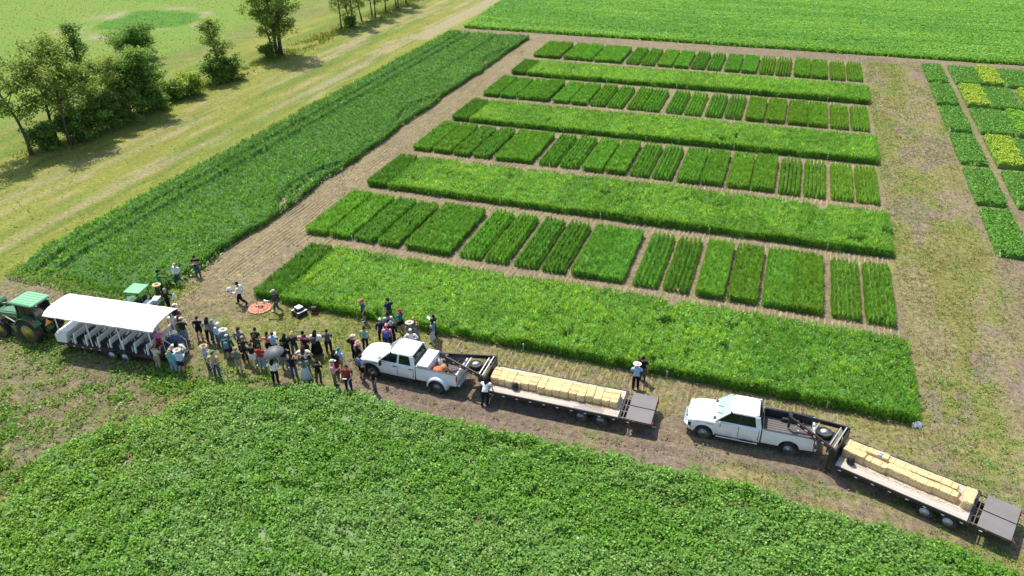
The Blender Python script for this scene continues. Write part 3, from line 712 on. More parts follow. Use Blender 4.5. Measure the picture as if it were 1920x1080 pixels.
# ------------------------------------------------------------------ bean field in the foreground
def soy_field():
    s = Soup()
    hole = lambda x, y: sstep(.70, .80, vnoise(x*.8, y*.8, 707))*(vnoise(x*.21, y*.21, 711) > .35)
    def hf(x, y):
        d = soy_in(x, y)+(1.1+3.4*sstep(13, 5, x))*(fbm(x*.6, y*.6, 701, 4)-.5)
        thin = sstep(.0, .7+1.0*sstep(11, 5, x), d)*(1-.85*box_soft(x, y))
        h = .58*(.72+.5*fbm(x*1.15, y*1.15, 703, 3))*(.9+.2*vnoise(x*4, y*4, 705))
        rw = np.clip(np.sin(np.pi*(((y+.12*x)/.76) % 1)), 0, 1)
        return h*thin*(1-.42*hole(x, y))*(.78+.22*rw)
    def box_soft(x, y):                                    # a bare gap in the crop near its left end
        return np.exp(-(((x-5.9)/.9)**2+((y+26.6)/1.1)**2))*1.0+np.exp(-(((x-4.3)/.5)**2+((y+25.4)/.9)**2))*.8
    heightfield(s, 1.0, 50, -36, -16.6, .24, lambda x, y: hf(x, y)*.60, (.05, .12, .018), skirt=False)
    x, y = scatter(1, 50, -36, -16.6, 24); k = in_view(x, y, .3) & (soy_in(x, y) > -.35); x = x[k]; y = y[k]
    z = hf(x, y)*rng.uniform(.70, 1.24, len(x)); k = (z > .10); x, y, z = x[k], y[k], z[k]; n = len(x)
    a = sstep(.42, .6, fbm(x*.18, y*.25, 721, 3))[:, None]
    c = np.array((.068, .168, .022))*(1-a)+np.array((.084, .178, .046))*a
    left = sstep(12, 4, x)[:, None]; c = tint(n, c*(1-left*.5)+np.array((.10, .19, .022))*left*.5, .16, .07)
    B = 15; x, y, z, c = np.repeat(x, B), np.repeat(y, B), np.repeat(z, B), np.repeat(c, B, 0); n *= B
    az = rng.uniform(0, 6.283, n); rr = .19*np.sqrt(rng.random(n)); lo = rng.random(n)
    zz = z*(1.0-.55*lo**2.2)-rr*.35+.03
    s.leaves(np.stack([x+rr*np.cos(az), y+rr*np.sin(az), zz], -1), rng.uniform(.095, .165, n), az+rng.normal(0, .8, n), np.clip(rng.normal(.05, .45, n), -.7, 1.2), .74, tint(n, c, .15, .06), bank=rng.normal(0, .42, n))
    o = link('bean_field', s.mesh('soy_field', SOYLEAF)); tag(o, 'dense leafy green bean field filling the foreground below the road', 'crop field')
soy_field()

# ------------------------------------------------------------------ mesh builder for made things
class MB:
    def __init__(s): s.v = []; s.f = []
    def add(s, vs, fs):
        n = len(s.v); s.v += [tuple(p) for p in vs]; s.f += [tuple(i+n for i in f) for f in fs]; return s
    def box(s, x0, x1, y0, y1, z0, z1):
        v = [(x, y, z) for x in (x0, x1) for y in (y0, y1) for z in (z0, z1)]
        return s.add(v, [(0, 1, 3, 2), (4, 6, 7, 5), (0, 4, 5, 1), (2, 3, 7, 6), (0, 2, 6, 4), (1, 5, 7, 3)])
    def cbox(s, c, d, rot=None):
        v = [Vector((x, y, z)) for x in (-d[0]/2, d[0]/2) for y in (-d[1]/2, d[1]/2) for z in (-d[2]/2, d[2]/2)]
        if rot is not None: v = [rot @ p for p in v]
        v = [p+Vector(c) for p in v]
        return s.add(v, [(0, 1, 3, 2), (4, 6, 7, 5), (0, 4, 5, 1), (2, 3, 7, 6), (0, 2, 6, 4), (1, 5, 7, 3)])
    def bar(s, p, q, w, h=None, up=(0, 0, 1)):
        """square bar from p to q"""
        p, q = Vector(p), Vector(q); d = (q-p).normalized(); h = h or w
        u = Vector(up)
        if abs(d.dot(u)) > .98: u = Vector((1, 0, 0))
        a = d.cross(u).normalized(); b = a.cross(d).normalized()
        v = [e+a*sx*w/2+b*sz*h/2 for e in (p, q) for sx, sz in ((-1, -1), (1, -1), (1, 1), (-1, 1))]
        return s.add(v, [(0, 3, 2, 1), (4, 5, 6, 7), (0, 1, 5, 4), (1, 2, 6, 5), (2, 3, 7, 6), (3, 0, 4, 7)])
    def tube(s, pts, r, n=8, caps=True):
        pts = [Vector(p) for p in pts]; rs = r if isinstance(r, (list, tuple)) else [r]*len(pts)
        rings = []; u = None
        for i, p in enumerate(pts):
            d = ((pts[min(i+1, len(pts)-1)]-pts[max(i-1, 0)])).normalized()
            if u is None: u = d.orthogonal().normalized()
            u = (u-d*u.dot(d)).normalized(); w = d.cross(u)
            rings.append([p+(u*math.cos(2*math.pi*k/n)+w*math.sin(2*math.pi*k/n))*rs[i] for k in range(n)])
        return s.loft(rings, caps)
    def loft(s, rings, caps=True, closed=True):
        n = len(rings[0]); v = [p for r in rings for p in r]; f = []
        for i in range(len(rings)-1):
            for k in range(n if closed else n-1):
                a, b = i*n+k, i*n+(k+1) % n
                f.append((a, b, b+n, a+n))
        if caps: f.append(tuple(range(n))[::-1]); f.append(tuple((len(rings)-1)*n+k for k in range(n)))
        return s.add(v, f)
    def lathe(s, prof, axis='z', n=16, c=(0, 0, 0), closed=False):
        """prof: (radius, height) pairs"""
        rings = []
        for r, h in prof:
            ring = []
            for k in range(n):
                a = 2*math.pi*k/n; ca, sa = r*math.cos(a), r*math.sin(a)
                ring.append(Vector(c)+Vector({'z': (ca, sa, h), 'y': (ca, h, sa), 'x': (h, ca, sa)}[axis]))
            rings.append(ring)
        if closed: rings.append(rings[0])
        return s.loft(rings, not closed)
    def extrude(s, prof, ys, fn=None):
        """profile in the x-z plane swept over the stations ys"""
        fn = fn or (lambda x, y, z: (x, y, z))
        return s.loft([[fn(x, y, z) for x, z in prof] for y in ys])
    def quad(s, a, b, c, d, t=.008):
        a, b, c, d = map(Vector, (a, b, c, d)); n = (b-a).cross(d-a).normalized()*t
        v = [a, b, c, d, a+n, b+n, c+n, d+n]
        return s.add(v, [(3, 2, 1, 0), (4, 5, 6, 7), (0, 1, 5, 4), (1, 2, 6, 5), (2, 3, 7, 6), (3, 0, 4, 7)])
    def mesh(s, name, mats, bevel=0.0, smooth=False, seg=1):
        bm = bmesh.new(); vs = [bm.verts.new(p) for p in s.v]
        for f in s.f:
            try: bm.faces.new([vs[i] for i in f])
            except ValueError: pass
        bmesh.ops.remove_doubles(bm, verts=bm.verts, dist=1e-5)
        bmesh.ops.recalc_face_normals(bm, faces=bm.faces)
        if bevel:
            es = [e for e in bm.edges if len(e.link_faces) == 2 and e.calc_face_angle(0) > .5]
            bmesh.ops.bevel(bm, geom=es, offset=bevel, segments=seg, profile=.5, affect='EDGES', clamp_overlap=True)
        bmesh.ops.triangulate(bm, faces=[f for f in bm.faces if len(f.verts) > 4])
        me = bpy.data.meshes.new(name); bm.to_mesh(me); bm.free()
        for m_ in (mats if isinstance(mats, (list, tuple)) else [mats]): me.materials.append(m_)
        if smooth:
            for p_ in me.polygons: p_.use_smooth = True
            if smooth == 'edge': me.set_sharp_from_angle(angle=math.radians(38))
        return me
    def build(s, name, mat, parent=None, bevel=0.0, smooth=False, seg=1):
        o = link(name, s.mesh(name, mat, bevel, smooth, seg), parent)
        if smooth and bevel:
            pass
        return o

WHITE = simple('white car paint', (.82, .83, .84), .25, noise=.02, coat=.7, dirt=.10, sill=.9)
WHITE2 = simple('white sheet metal', (.80, .80, .78), .45, noise=.04, dirt=.15)
BLACKP = simple('black painted steel', (.018, .018, .019), .42, noise=.2, dirt=.12)
BLACKR = simple('black plastic', (.022, .022, .024), .6, noise=.2)
TYRE = simple('tyre rubber', (.020, .020, .021), .85, noise=.3, scale=14, dirt=.35)
CHROME = simple('chrome', (.75, .76, .78), .18, 1.0, noise=.05)
STEEL = simple('grey wheel steel', (.55, .55, .54), .4, .7, noise=.1, dirt=.2)
RIMW = simple('white wheel paint', (.78, .78, .76), .4, noise=.05, dirt=.2)
JDG = simple('green machine paint', (.030, .150, .045), .35, noise=.08, coat=.4, dirt=.15)
JDL = simple('pale green roof', (.12, .36, .19), .5, noise=.06, dirt=.08)  # paler green than the machine paint
JDY = simple('yellow wheel paint', (.62, .50, .10), .45, noise=.1, dirt=.3)
SEATD = simple('dark seat cloth', (.03, .03, .033), .9, noise=.2)
GREYD = simple('grey deck board', (.30, .27, .25), .8, noise=.12, scale=3)
RAMPM = simple('grey ramp board', (.165, .155, .155), .75, noise=.10, scale=1.2, dirt=.25)
BEDM = simple('bed liner', (.13, .115, .11), .8, noise=.25, scale=9)
AMBER = simple('amber lens', (.7, .25, .03), .3)
REDL = simple('red lens', (.45, .02, .03), .25)
LAMP = simple('lamp lens', (.72, .74, .76), .12, noise=.05)
DECKD = simple('dark wagon deck', (.055, .05, .048), .8, noise=.3)
def wood(name, col, var=.16):
    m, nt, out = new_mat(name)
    tc = nt.nodes.new('ShaderNodeTexCoord'); oi = nt.nodes.new('ShaderNodeObjectInfo')
    mp = nt.nodes.new('ShaderNodeMapping'); mp.inputs['Scale'].default_value = (1.1, 22, 9)
    ad = nt.nodes.new('ShaderNodeVectorMath'); ad.operation = 'ADD'
    nt.links.new(tc.outputs['Object'], ad.inputs[0]); nt.links.new(oi.outputs['Random'], ad.inputs[1])
    nt.links.new(ad.outputs[0], mp.inputs['Vector'])
    nz = nt.nodes.new('ShaderNodeTexNoise'); nz.inputs['Scale'].default_value = 1.6; nz.inputs['Detail'].default_value = 8
    nt.links.new(mp.outputs[0], nz.inputs['Vector'])
    rm = nt.nodes.new('ShaderNodeMapRange'); rm.inputs[1].default_value = .3; rm.inputs[2].default_value = .7; rm.inputs[3].default_value = 1-var; rm.inputs[4].default_value = 1+var
    nt.links.new(nz.outputs['Fac'], rm.inputs[0])
    r2 = nt.nodes.new('ShaderNodeMapRange'); r2.inputs[3].default_value = .88; r2.inputs[4].default_value = 1.1; nt.links.new(oi.outputs['Random'], r2.inputs[0])
    ml = nt.nodes.new('ShaderNodeMath'); ml.operation = 'MULTIPLY'; nt.links.new(rm.outputs[0], ml.inputs[0]); nt.links.new(r2.outputs[0], ml.inputs[1])
    mx = nt.nodes.new('ShaderNodeMix'); mx.data_type = 'RGBA'; mx.blend_type = 'MULTIPLY'; mx.inputs[0].default_value = 1; mx.inputs[6].default_value = (*col, 1)
    nt.links.new(ml.outputs[0], mx.inputs[7])
    p = P(nt, roughness=.8); p.inputs['Specular IOR Level'].default_value = .25
    nt.links.new(mx.outputs[2], p.inputs['Base Color']); nt.links.new(p.outputs[0], out.inputs[0])
    return m
PLANK = wood('pale deck plank', (.50, .43, .37))
PLANKG = wood('grey deck plank', (.33, .31, .30))
def glass(name, tintc, tr):
    m, nt, out = new_mat(name)
    t = nt.nodes.new('ShaderNodeBsdfTransparent'); t.inputs[0].default_value = (*tintc, 1)
    p = P(nt, roughness=.06, base_color=(.02, .025, .025, 1)); p.inputs['Specular IOR Level'].default_value = .9
    ms = nt.nodes.new('ShaderNodeMixShader'); ms.inputs[0].default_value = 1-tr
    nt.links.new(t.outputs[0], ms.inputs[1]); nt.links.new(p.outputs[0], ms.inputs[2]); nt.links.new(ms.outputs[0], out.inputs[0])
    return m
GLASS = glass('dark window glass', (.45, .5, .5), .45)
def windshield_mat():
    m, nt, out = new_mat('windscreen glass')
    p = P(nt, roughness=.10, base_color=(.30, .42, .39, 1)); p.inputs['Specular IOR Level'].default_value = 1.0; p.inputs['Coat Weight'].default_value = .6  # pale green base colour paints in the reflected sky
    nt.links.new(p.outputs[0], out.inputs[0]); return m
WSG = windshield_mat()
def straw_mat():
    m, nt, out = new_mat('baled straw')
    tc = nt.nodes.new('ShaderNodeTexCoord'); oi = nt.nodes.new('ShaderNodeObjectInfo')
    ad = nt.nodes.new('ShaderNodeVectorMath'); ad.operation = 'ADD'
    nt.links.new(tc.outputs['Object'], ad.inputs[0]); nt.links.new(oi.outputs['Random'], ad.inputs[1])
    nz = nt.nodes.new('ShaderNodeTexNoise'); nz.inputs['Scale'].default_value = 13; nz.inputs['Detail'].default_value = 10; nz.inputs['Roughness'].default_value = .75
    nt.links.new(ad.outputs[0], nz.inputs['Vector'])
    cr = nt.nodes.new('ShaderNodeValToRGB'); e = cr.color_ramp.elements
    e[0].position = .3; e[0].color = (.36, .225, .085, 1); e[1].position = .58; e[1].color = (.76, .585, .32, 1)
    nt.links.new(nz.outputs['Fac'], cr.inputs[0])
    p = P(nt, roughness=.9); p.inputs['Specular IOR Level'].default_value = .2
    nt.links.new(cr.outputs[0], p.inputs['Base Color'])
    b = nt.nodes.new('ShaderNodeBump'); b.inputs['Strength'].default_value = .8; b.inputs['Distance'].default_value = .03
    nt.links.new(nz.outputs['Fac'], b.inputs['Height']); nt.links.new(b.outputs[0], p.inputs['Normal'])
    nt.links.new(p.outputs[0], out.inputs[0]); return m
STRAWB = straw_mat()

def wheel(parent, x, y, r, w, rimr, rimmat, out, tread=0, dish=.0, name='wheel', axis='y'):
    """tyre with its rim as a child; out = +1/-1 is the side that shows the rim"""
    b = MB()
    b.lathe([(rimr, -w/2*.8), (r*.93, -w/2), (r*.985, -w/2*.75), (r, -w/4), (r, w/4), (r*.985, w/2*.75), (r*.93, w/2), (rimr, w/2*.8)], 'y', 28, closed=True)
    if tread:
        for k in range(tread):
            for sd in (-1, 1):
                a = 2*math.pi*(k+(.5 if sd > 0 else 0))/tread; c, s_ = math.cos(a), math.sin(a); a2 = a+.16; c2, s2 = math.cos(a2), math.sin(a2)
                b.bar((r*1.0*c, sd*w*.02, r*1.0*s_), (r*.985*c2, sd*w*.47, r*.985*s2), .055, .055, up=(c, 0, s_))
    t = b.build(name, TYRE, parent, smooth=False); t.location = (x, y, r)
    g = MB()
    o = out*w/2
    g.lathe([(rimr*1.0, o*.85), (rimr*.93, o*.80), (rimr*.82, o*(.45-dish)), (rimr*.45, o*(.35-dish)), (rimr*.33, o*(.55-dish)), (rimr*.12, o*(.6-dish)), (.001, o*(.6-dish))], 'y', 24)
    rm = g.build('rim', rimmat, t, smooth=True)
    d = MB()
    for k in range(8):
        a = 2*math.pi*k/8; d.lathe([(.058*r/.41, o*(.47-dish)), (.052*r/.41, o*(.49-dish)), (.001, o*(.49-dish))], 'y', 8, c=(rimr*.66*math.cos(a), .004*out, rimr*.66*math.sin(a)))
    d.lathe([(rimr*.30, o*(.58-dish)), (rimr*.26, o*(.66-dish)), (.001, o*(.66-dish))], 'y', 12)
    d.build('rim_hole', BLACKR, t)
    return t

def arc(cx, cz, r, a0, a1, n):
    return [(cx+r*math.cos(math.radians(a0+(a1-a0)*i/n)), cz+r*math.sin(math.radians(a0+(a1-a0)*i/n))) for i in range(n+1)]

# ------------------------------------------------------------------ pickup trucks
def pickup(loc, rz, dually, label):
    T = empty('pickup_truck', loc, rz); tag(T, label, 'pickup truck', 'white pickup trucks')
    FA, RA, R = 2.15, -2.15, .405
    W = .99
    trim = BLACKR if dually else CHROME
    def crown(x, y, z):
        k = abs(y)/W
        if z > 1.0: z -= (.15 if x > 1.3 else .05)*max(0, (k-.72)/.28)**2
        if z > 1.2 and x > 1.2: z += .035*(1-min(1, (k/.62))**2)          # power bulge along the hood
        yy = y*(1-.07*max(0, (x-2.0)/1.1)**2)
        x2 = x-.30*(k**2.6)*max(0, (x-2.5)/.6) if x > 2.5 else x
        return (x2, yy, z)
    prof = [(-.70, .50), (-.70, 1.33), (.4, 1.345), (1.62, 1.35), (2.1, 1.345), (2.6, 1.30), (2.95, 1.22), (3.10, 1.08), (3.13, .72), (3.05, .55), (2.72, .50)]
    prof += arc(FA, .44, .53, 7, 173, 12)+[(1.58, .50)]
    ys = [-W, -.975, -.93, -.86, -.74, -.5, -.25, 0, .25, .5, .74, .86, .93, .975, W]
    MB().extrude(prof, ys, crown).build('body', WHITE, T, smooth='edge', bevel=.03, seg=2)
    MB().box(1.2, 3.0, -.9, .9, .42, 1.0).build('engine_bay', BLACKR, T)
    # bed: two sides, front wall, tailgate, floor
    bp = [(-.76, .52), (-.76, 1.36), (-3.28, 1.36), (-3.30, .60), (-2.75, .56)]+arc(RA, .44, .53, 173, 7, 12)[::1]+[(-1.58, .52)]
    bp = [(-.76, .52), (-.76, 1.36), (-3.28, 1.36), (-3.30, .60), (-2.72, .56)]+list(reversed(arc(RA, .44, .53, 8, 172, 12)))+[(-1.58, .52)]
    for sd in (-1, 1):
        def bf(x, y, z): return (x, y-sd*.03*max(0, (z-1.15)/.2) if abs(y) > .95 else y, z)
        MB().extrude(bp, [sd*.90, sd*.93, sd*.985], bf).build('bed_side', WHITE, T, bevel=.014)
        MB().box(-3.26, -.80, sd*.885-.02, sd*.885+.02, .86, 1.33).build('bed_liner', BEDM if dually else BLACKR, T)
        MB().box(-3.27, -.78, sd*.93-.05, sd*.93+.05, 1.362, 1.385).build('bed_rail', BLACKR, T, bevel=.008)
    MB().box(-.80, -.74, -.88, .88, .6, 1.38).build('bed_front', WHITE if dually else BLACKR, T, bevel=.01)
    MB().extrude([(-3.22, .62), (-3.22, 1.37), (-3.29, 1.37), (-3.33, 1.30), (-3.32, .62)], [-.885, .885]).build('tailgate', WHITE, T, bevel=.012)
    MB().box(-3.2, -.8, -.88, .88, .78, .86).build('bed_floor', BEDM, T)
    fl = MB()
    for i in range(9): y = -.72+i*.18; fl.box(-3.18, -.82, y-.05, y+.05, .862, .880)
    fl.build('bed_floor_rib', BEDM, T, bevel=.006)
    for sd in (-1, 1): MB().extrude([(RA-.5, .86), (RA-.42, 1.08), (RA+.42, 1.08), (RA+.5, .86)], [sd*.62, sd*.885]).build('wheel_tub', BEDM if dually else BLACKR, T, bevel=.02)
    MB().box(-3.1, 2.9, -.42, -.30, .42, .56).box(-3.1, 2.9, .30, .42, .42, .56).build('chassis', BLACKP, T)
    MB().bar((RA, -.85, .42), (RA, .85, .42), .14).bar((FA, -.85, .42), (FA, .85, .42), .12).build('axle', BLACKP, T)
    # cab: pillars, roof, glass
    bw, tw = .94, .79; bz, tz = 1.335, 1.92
    xs = dict(a0=1.60, a1=.92, r1=-.50, r0=-.68, m0=.40, m1=.36)
    pil = MB()
    for sd in (-1, 1):
        pil.bar((xs['a0']+.02, sd*(bw-.04), bz-.03), (xs['a1'], sd*tw, tz), .09, .07)
        MB().bar((xs['m0'], sd*(bw-.02), bz-.03), (xs['m1'], sd*tw, tz), .06, .12, up=(1, 0, 0)).build('door_pillar', WHITE if dually else BLACKR, T, bevel=.01)
        pil.bar((xs['r0']+.10, sd*(bw-.02), bz-.03), (xs['r1']+.06, sd*tw, tz), .06, .26, up=(1, 0, 0))
        pil.bar((xs['a0'], sd*(bw-.01), bz), (xs['r0'], sd*(bw-.01), bz), .06, .05)
    pil.bar((xs['r0']+.02, -bw, bz), (xs['r0']+.02, bw, bz), .06, .06)
    pil.build('cab_frame', WHITE, T, bevel=.012)
    rings = []
    for z, gx_, gw in ((tz-.03, .02, .02), (tz+.02, .012, .012), (tz+.055, -.02, -.02), (tz+.085, -.09, -.08), (tz+.105, -.22, -.2), (tz+.112, -.38, -.34)):
        x1, x0, w_ = xs['a1']+gx_, xs['r1']-gx_, tw+gw
        c_ = .17; rings.append([(x1-c_, -w_, z), (x1, -w_+c_, z), (x1+.05, 0, z), (x1, w_-c_, z), (x1-c_, w_, z), (x0+c_, w_, z), (x0, w_-c_, z), (x0, -w_+c_, z), (x0+c_, -w_, z)])
    MB().loft(rings).build('roof', WHITE, T, smooth='edge', bevel=.02, seg=2)
    MB().quad((xs['a0']+.01, bw-.1, bz+.01), (xs['a1']+.02, tw-.05, tz-.02), (xs['a1']+.02, -tw+.05, tz-.02), (xs['a0']+.01, -bw+.1, bz+.01), -.012).build('windshield', WSG, T)
    wp = MB()
    for y in (-.35, .25): wp.bar((1.60, y, 1.37), (1.30, y+.35, 1.62), .02)
    wp.build('wiper', BLACKR, T)
    MB().box(1.52, 1.74, -.82, .82, 1.325, 1.356).build('cowl', BLACKR, T, bevel=.01)
    MB().quad((xs['r0'], -bw+.12, bz+.04), (xs['r1'], -tw+.06, tz-.03), (xs['r1'], tw-.06, tz-.03), (xs['r0'], bw-.12, bz+.04), .01).build('rear_window', GLASS, T)
    for sd in (-1, 1):
        yb, yt = sd*(bw-.02), sd*(tw+.005)
        for (b0, b1, t0, t1) in ((1.50, .48, .92, .43), (.32, -.46, .30, -.36)):
            q = [(b0, yb, bz+.02), (b1, yb, bz+.02), (t1, yt, tz-.03), (t0, yt, tz-.03)]
            MB().quad(*(q if sd > 0 else q[::-1]), .006).build('side_window', GLASS, T)
        # doors with a shut line round them
        for (d0, d1) in ((1.50, .42), (.38, -.60)):
            pr_ = [(d0, .60), (d0, 1.28), (d1, 1.28), (d1, .60)] if d0 > 1 else [(d0, .60), (d0, 1.28), (d1, 1.28), (d1, .95), (d1+.05, .60)]
            d = MB().extrude(pr_, [sd*(W-.02), sd*(W+.012)]).build('door', WHITE, T, bevel=.010)
            MB().box(d1-.016, d1+.004, sd*(W+.0)-.014, sd*(W+.0)+.014, .62, 1.27).build('door_seam', BLACKR, d)
            MB().cbox((d1+.16, sd*(W+.03), 1.17), (.20, .035, .05)).build('door_handle', BLACKR if dually else WHITE, d, bevel=.008)
        mi = MB().bar((1.36, sd*.97, 1.36), (1.38, sd*1.16, 1.36), .05, .05).cbox((1.38, sd*1.22, 1.38), (.12, .20, .36 if dually else .28)).build('mirror', BLACKR if dually else CHROME, T, bevel=.03)
        st = MB().box(-.62, 1.50, sd*1.0-.09, sd*1.0+.09, .40, .46).build('running_board', trim, T, bevel=.02)
        MB().box(-.4, .25, sd*1.0-.06, sd*1.0+.06, .461, .466).build('step_pad', BLACKR, st)
        MB().cbox((2.93, sd*.77, .98), (.24, .32, .20), Matrix.Rotation(sd*.30, 3, 'Z')).build('headlight', LAMP, T, bevel=.04)
        MB().cbox((-3.30, sd*.93, 1.10), (.06, .13, .34)).build('taillight', REDL, T, bevel=.015)
        MB().cbox((1.85, sd*(W+.006), 1.10), (.35, .012, .05)).build('badge', BLACKR if dually else STEEL, T)
        # dark or white arch trims
        a_o = arc(FA, .44, .60, 2, 178, 14); a_i = arc(FA, .44, .515, 2, 178, 14)
        MB().loft([[(x, sd*(W-.04), z) for x, z in a_o+a_i[::-1]], [(x, sd*(W+.035), z) for x, z in a_o+a_i[::-1]]]).build('arch_trim', BLACKR if dually else WHITE, T, bevel=.008)
        if dually:
            prf = arc(RA, .40, .66, 0, 180, 14); pri = arc(RA, .40, .52, 0, 180, 14)
            rg = []
            for y, s_ in ((.955, 1.08), (1.10, 1.03), (1.20, .96), (1.225, .88), (1.225, .80)):
                rg.append([(RA+(x-RA)*s_, sd*y, .40+(z-.40)*s_) for x, z in prf])
            MB().loft(rg, caps=False, closed=False).build('fender_flare', WHITE, T, smooth=True)
    MB().extrude([(3.04, .74), (3.04, 1.06), (3.13, 1.04), (3.17, .74)], [-.58, -.3, 0, .3, .58], lambda x, y, z: (x-.10*(abs(y)/.58)**2, y, z)).build('grille', BLACKR if dually else CHROME, T, bevel=.02)
    MB().extrude([(2.98, .46), (3.26, .48), (3.28, .68), (3.05, .72)], [-.98, -.9, -.6, .6, .9, .98], lambda x, y, z: (x-.36*max(0, (abs(y)-.45)/.53)**2, y, z)).build('front_bumper', CHROME, T, bevel=.02)
    MB().box(-3.50, -3.32, -.93, .93, .56, .72).build('rear_bumper', CHROME if not dually else STEEL, T, bevel=.03)
    if dually:
        for y in (-.55, -.28, 0, .28, .55): MB().cbox((.86, y, 2.0), (.10, .06, .035)).build('clearance_light', AMBER, T, bevel=.01)
    rimm = STEEL
    for sd in (-1, 1):
        wheel(T, FA, sd*.86, R, .27, .245, rimm, sd, dish=-.1 if dually else .1)
        if dually:
            wheel(T, RA, sd*1.05, R, .23, .23, rimm, sd, dish=.75); wheel(T, RA, sd*.77, R, .23, .23, rimm, sd)
        else: wheel(T, RA, sd*.86, R, .27, .245, rimm, sd, dish=.1)
    MB().cbox((-.05, 0, 1.0), (1.5, 1.7, .2)).build('cab_floor', SEATD, T)
    for x in (.55, -.30):
        for sd in (-1, 1): MB().cbox((x, sd*.42, 1.15), (.5, .52, .2)).cbox((x-.24, sd*.42, 1.42), (.14, .5, .5)).cbox((x-.27, sd*.42, 1.70), (.10, .26, .16)).build('seat', SEATD, T, bevel=.04)
    MB().cbox((1.30, 0, 1.27), (.4, 1.65, .2)).build('dashboard', SEATD, T, bevel=.03)
    MB().lathe([(.17, 0), (.19, .015), (.17, .03), (.15, .015)], 'x', 14, c=(1.02, .42, 1.38), closed=True).build('steering_wheel', BLACKR, T)
    return T
TRUCK1 = pickup((16.45, -14.66, 0), math.pi, True, 'white dual-wheel pickup with toolbox behind its cab, beside the crowd')
TRUCK2 = pickup((35.66, -13.86, 0), math.pi+.015, False, 'white pickup with empty black-lined bed, at the right by itself')

# tool chest, jug and tarpaulin in the left pickup's bed
def place(o, T, x, y, z, rz=0):
    """put a thing at a place given in another thing's own axes"""
    T_m = Matrix.Translation(T.location) @ Matrix.Rotation(T.rotation_euler.z, 4, 'Z')
    o.location = T_m @ Vector((x, y, z)); o.rotation_euler = (0, 0, T.rotation_euler.z+rz)
    return o
tb = empty('tool_chest'); place(tb, TRUCK1, -1.14, 0, .872); tag(tb, 'white crossbed tool chest with two lids behind the left pickup cab', 'tool chest')
MB().box(-.33, .33, -.87, .87, 0, .56).build('chest', WHITE2, tb, bevel=.02)
for sd in (-1, 1): MB().cbox((0, sd*.445, .600), (.70, .86, .06)).build('lid', WHITE2, tb, bevel=.02)
MB().cbox((-.345, 0, .4), (.03, .2, .05)).build('latch', STEEL, tb)
jug = empty('plastic_jug'); place(jug, TRUCK1, -1.75, -.35, .882); tag(jug, 'white plastic jug standing in the left pickup bed', 'jug')
MB().lathe([(.13, 0), (.15, .03), (.15, .32), (.12, .40), (.05, .44), (.05, .48)], 'z', 14).build('container', WHITE2, jug, smooth=True)
MB().lathe([(.055, .47), (.055, .52)], 'z', 12).build('cap', BLACKR, jug)
MB().tube([(.05, 0, .46), (.12, 0, .48), (.14, 0, .40)], .018, 6).build('handle', WHITE2, jug)
ORANGE = simple('orange tarpaulin', (.50, .13, .05), .7, noise=.4, scale=9); TANC = simple('tan sacking', (.42, .24, .13), .85, noise=.4, scale=9)
def heap(name, w, l, h, mat, seed, parent=None):
    n = 14; s = Soup(); r_ = np.random.default_rng(seed)
    u = np.linspace(-1, 1, n); X, Y = np.meshgrid(u, u, indexing='ij')
    Z = h*np.clip(1-(X**2+Y**2)*.9, 0, 1)**.6*(.55+.9*fbm(X*1.7+seed, Y*1.7, seed, 3))
    V = np.stack([X*w/2*(1+.2*(vnoise(X*2+9, Y*2, seed)-.5)), Y*l/2*(1+.2*(vnoise(X*2, Y*2+7, seed)-.5)), Z], -1).reshape(-1, 3)
    ii = np.arange(n*n).reshape(n, n); F = np.stack([ii[:-1, :-1], ii[1:, :-1], ii[1:, 1:], ii[:-1, 1:]], -1).reshape(-1, 4)
    return link(name, np_mesh(name, V, F, None, mat, True), parent)
o = heap('orange_tarp', .8, .7, .34, ORANGE, 3); place(o, TRUCK1, -1.85, .34, .883, .4); tag(o, 'crumpled orange tarpaulin in the left pickup bed', 'tarpaulin')
o = heap('sack', .55, .6, .34, TANC, 5); place(o, TRUCK1, -2.10, .05, .883, -.5); tag(o, 'brown sacking heaped against the tarpaulin in the left pickup bed', 'sack')

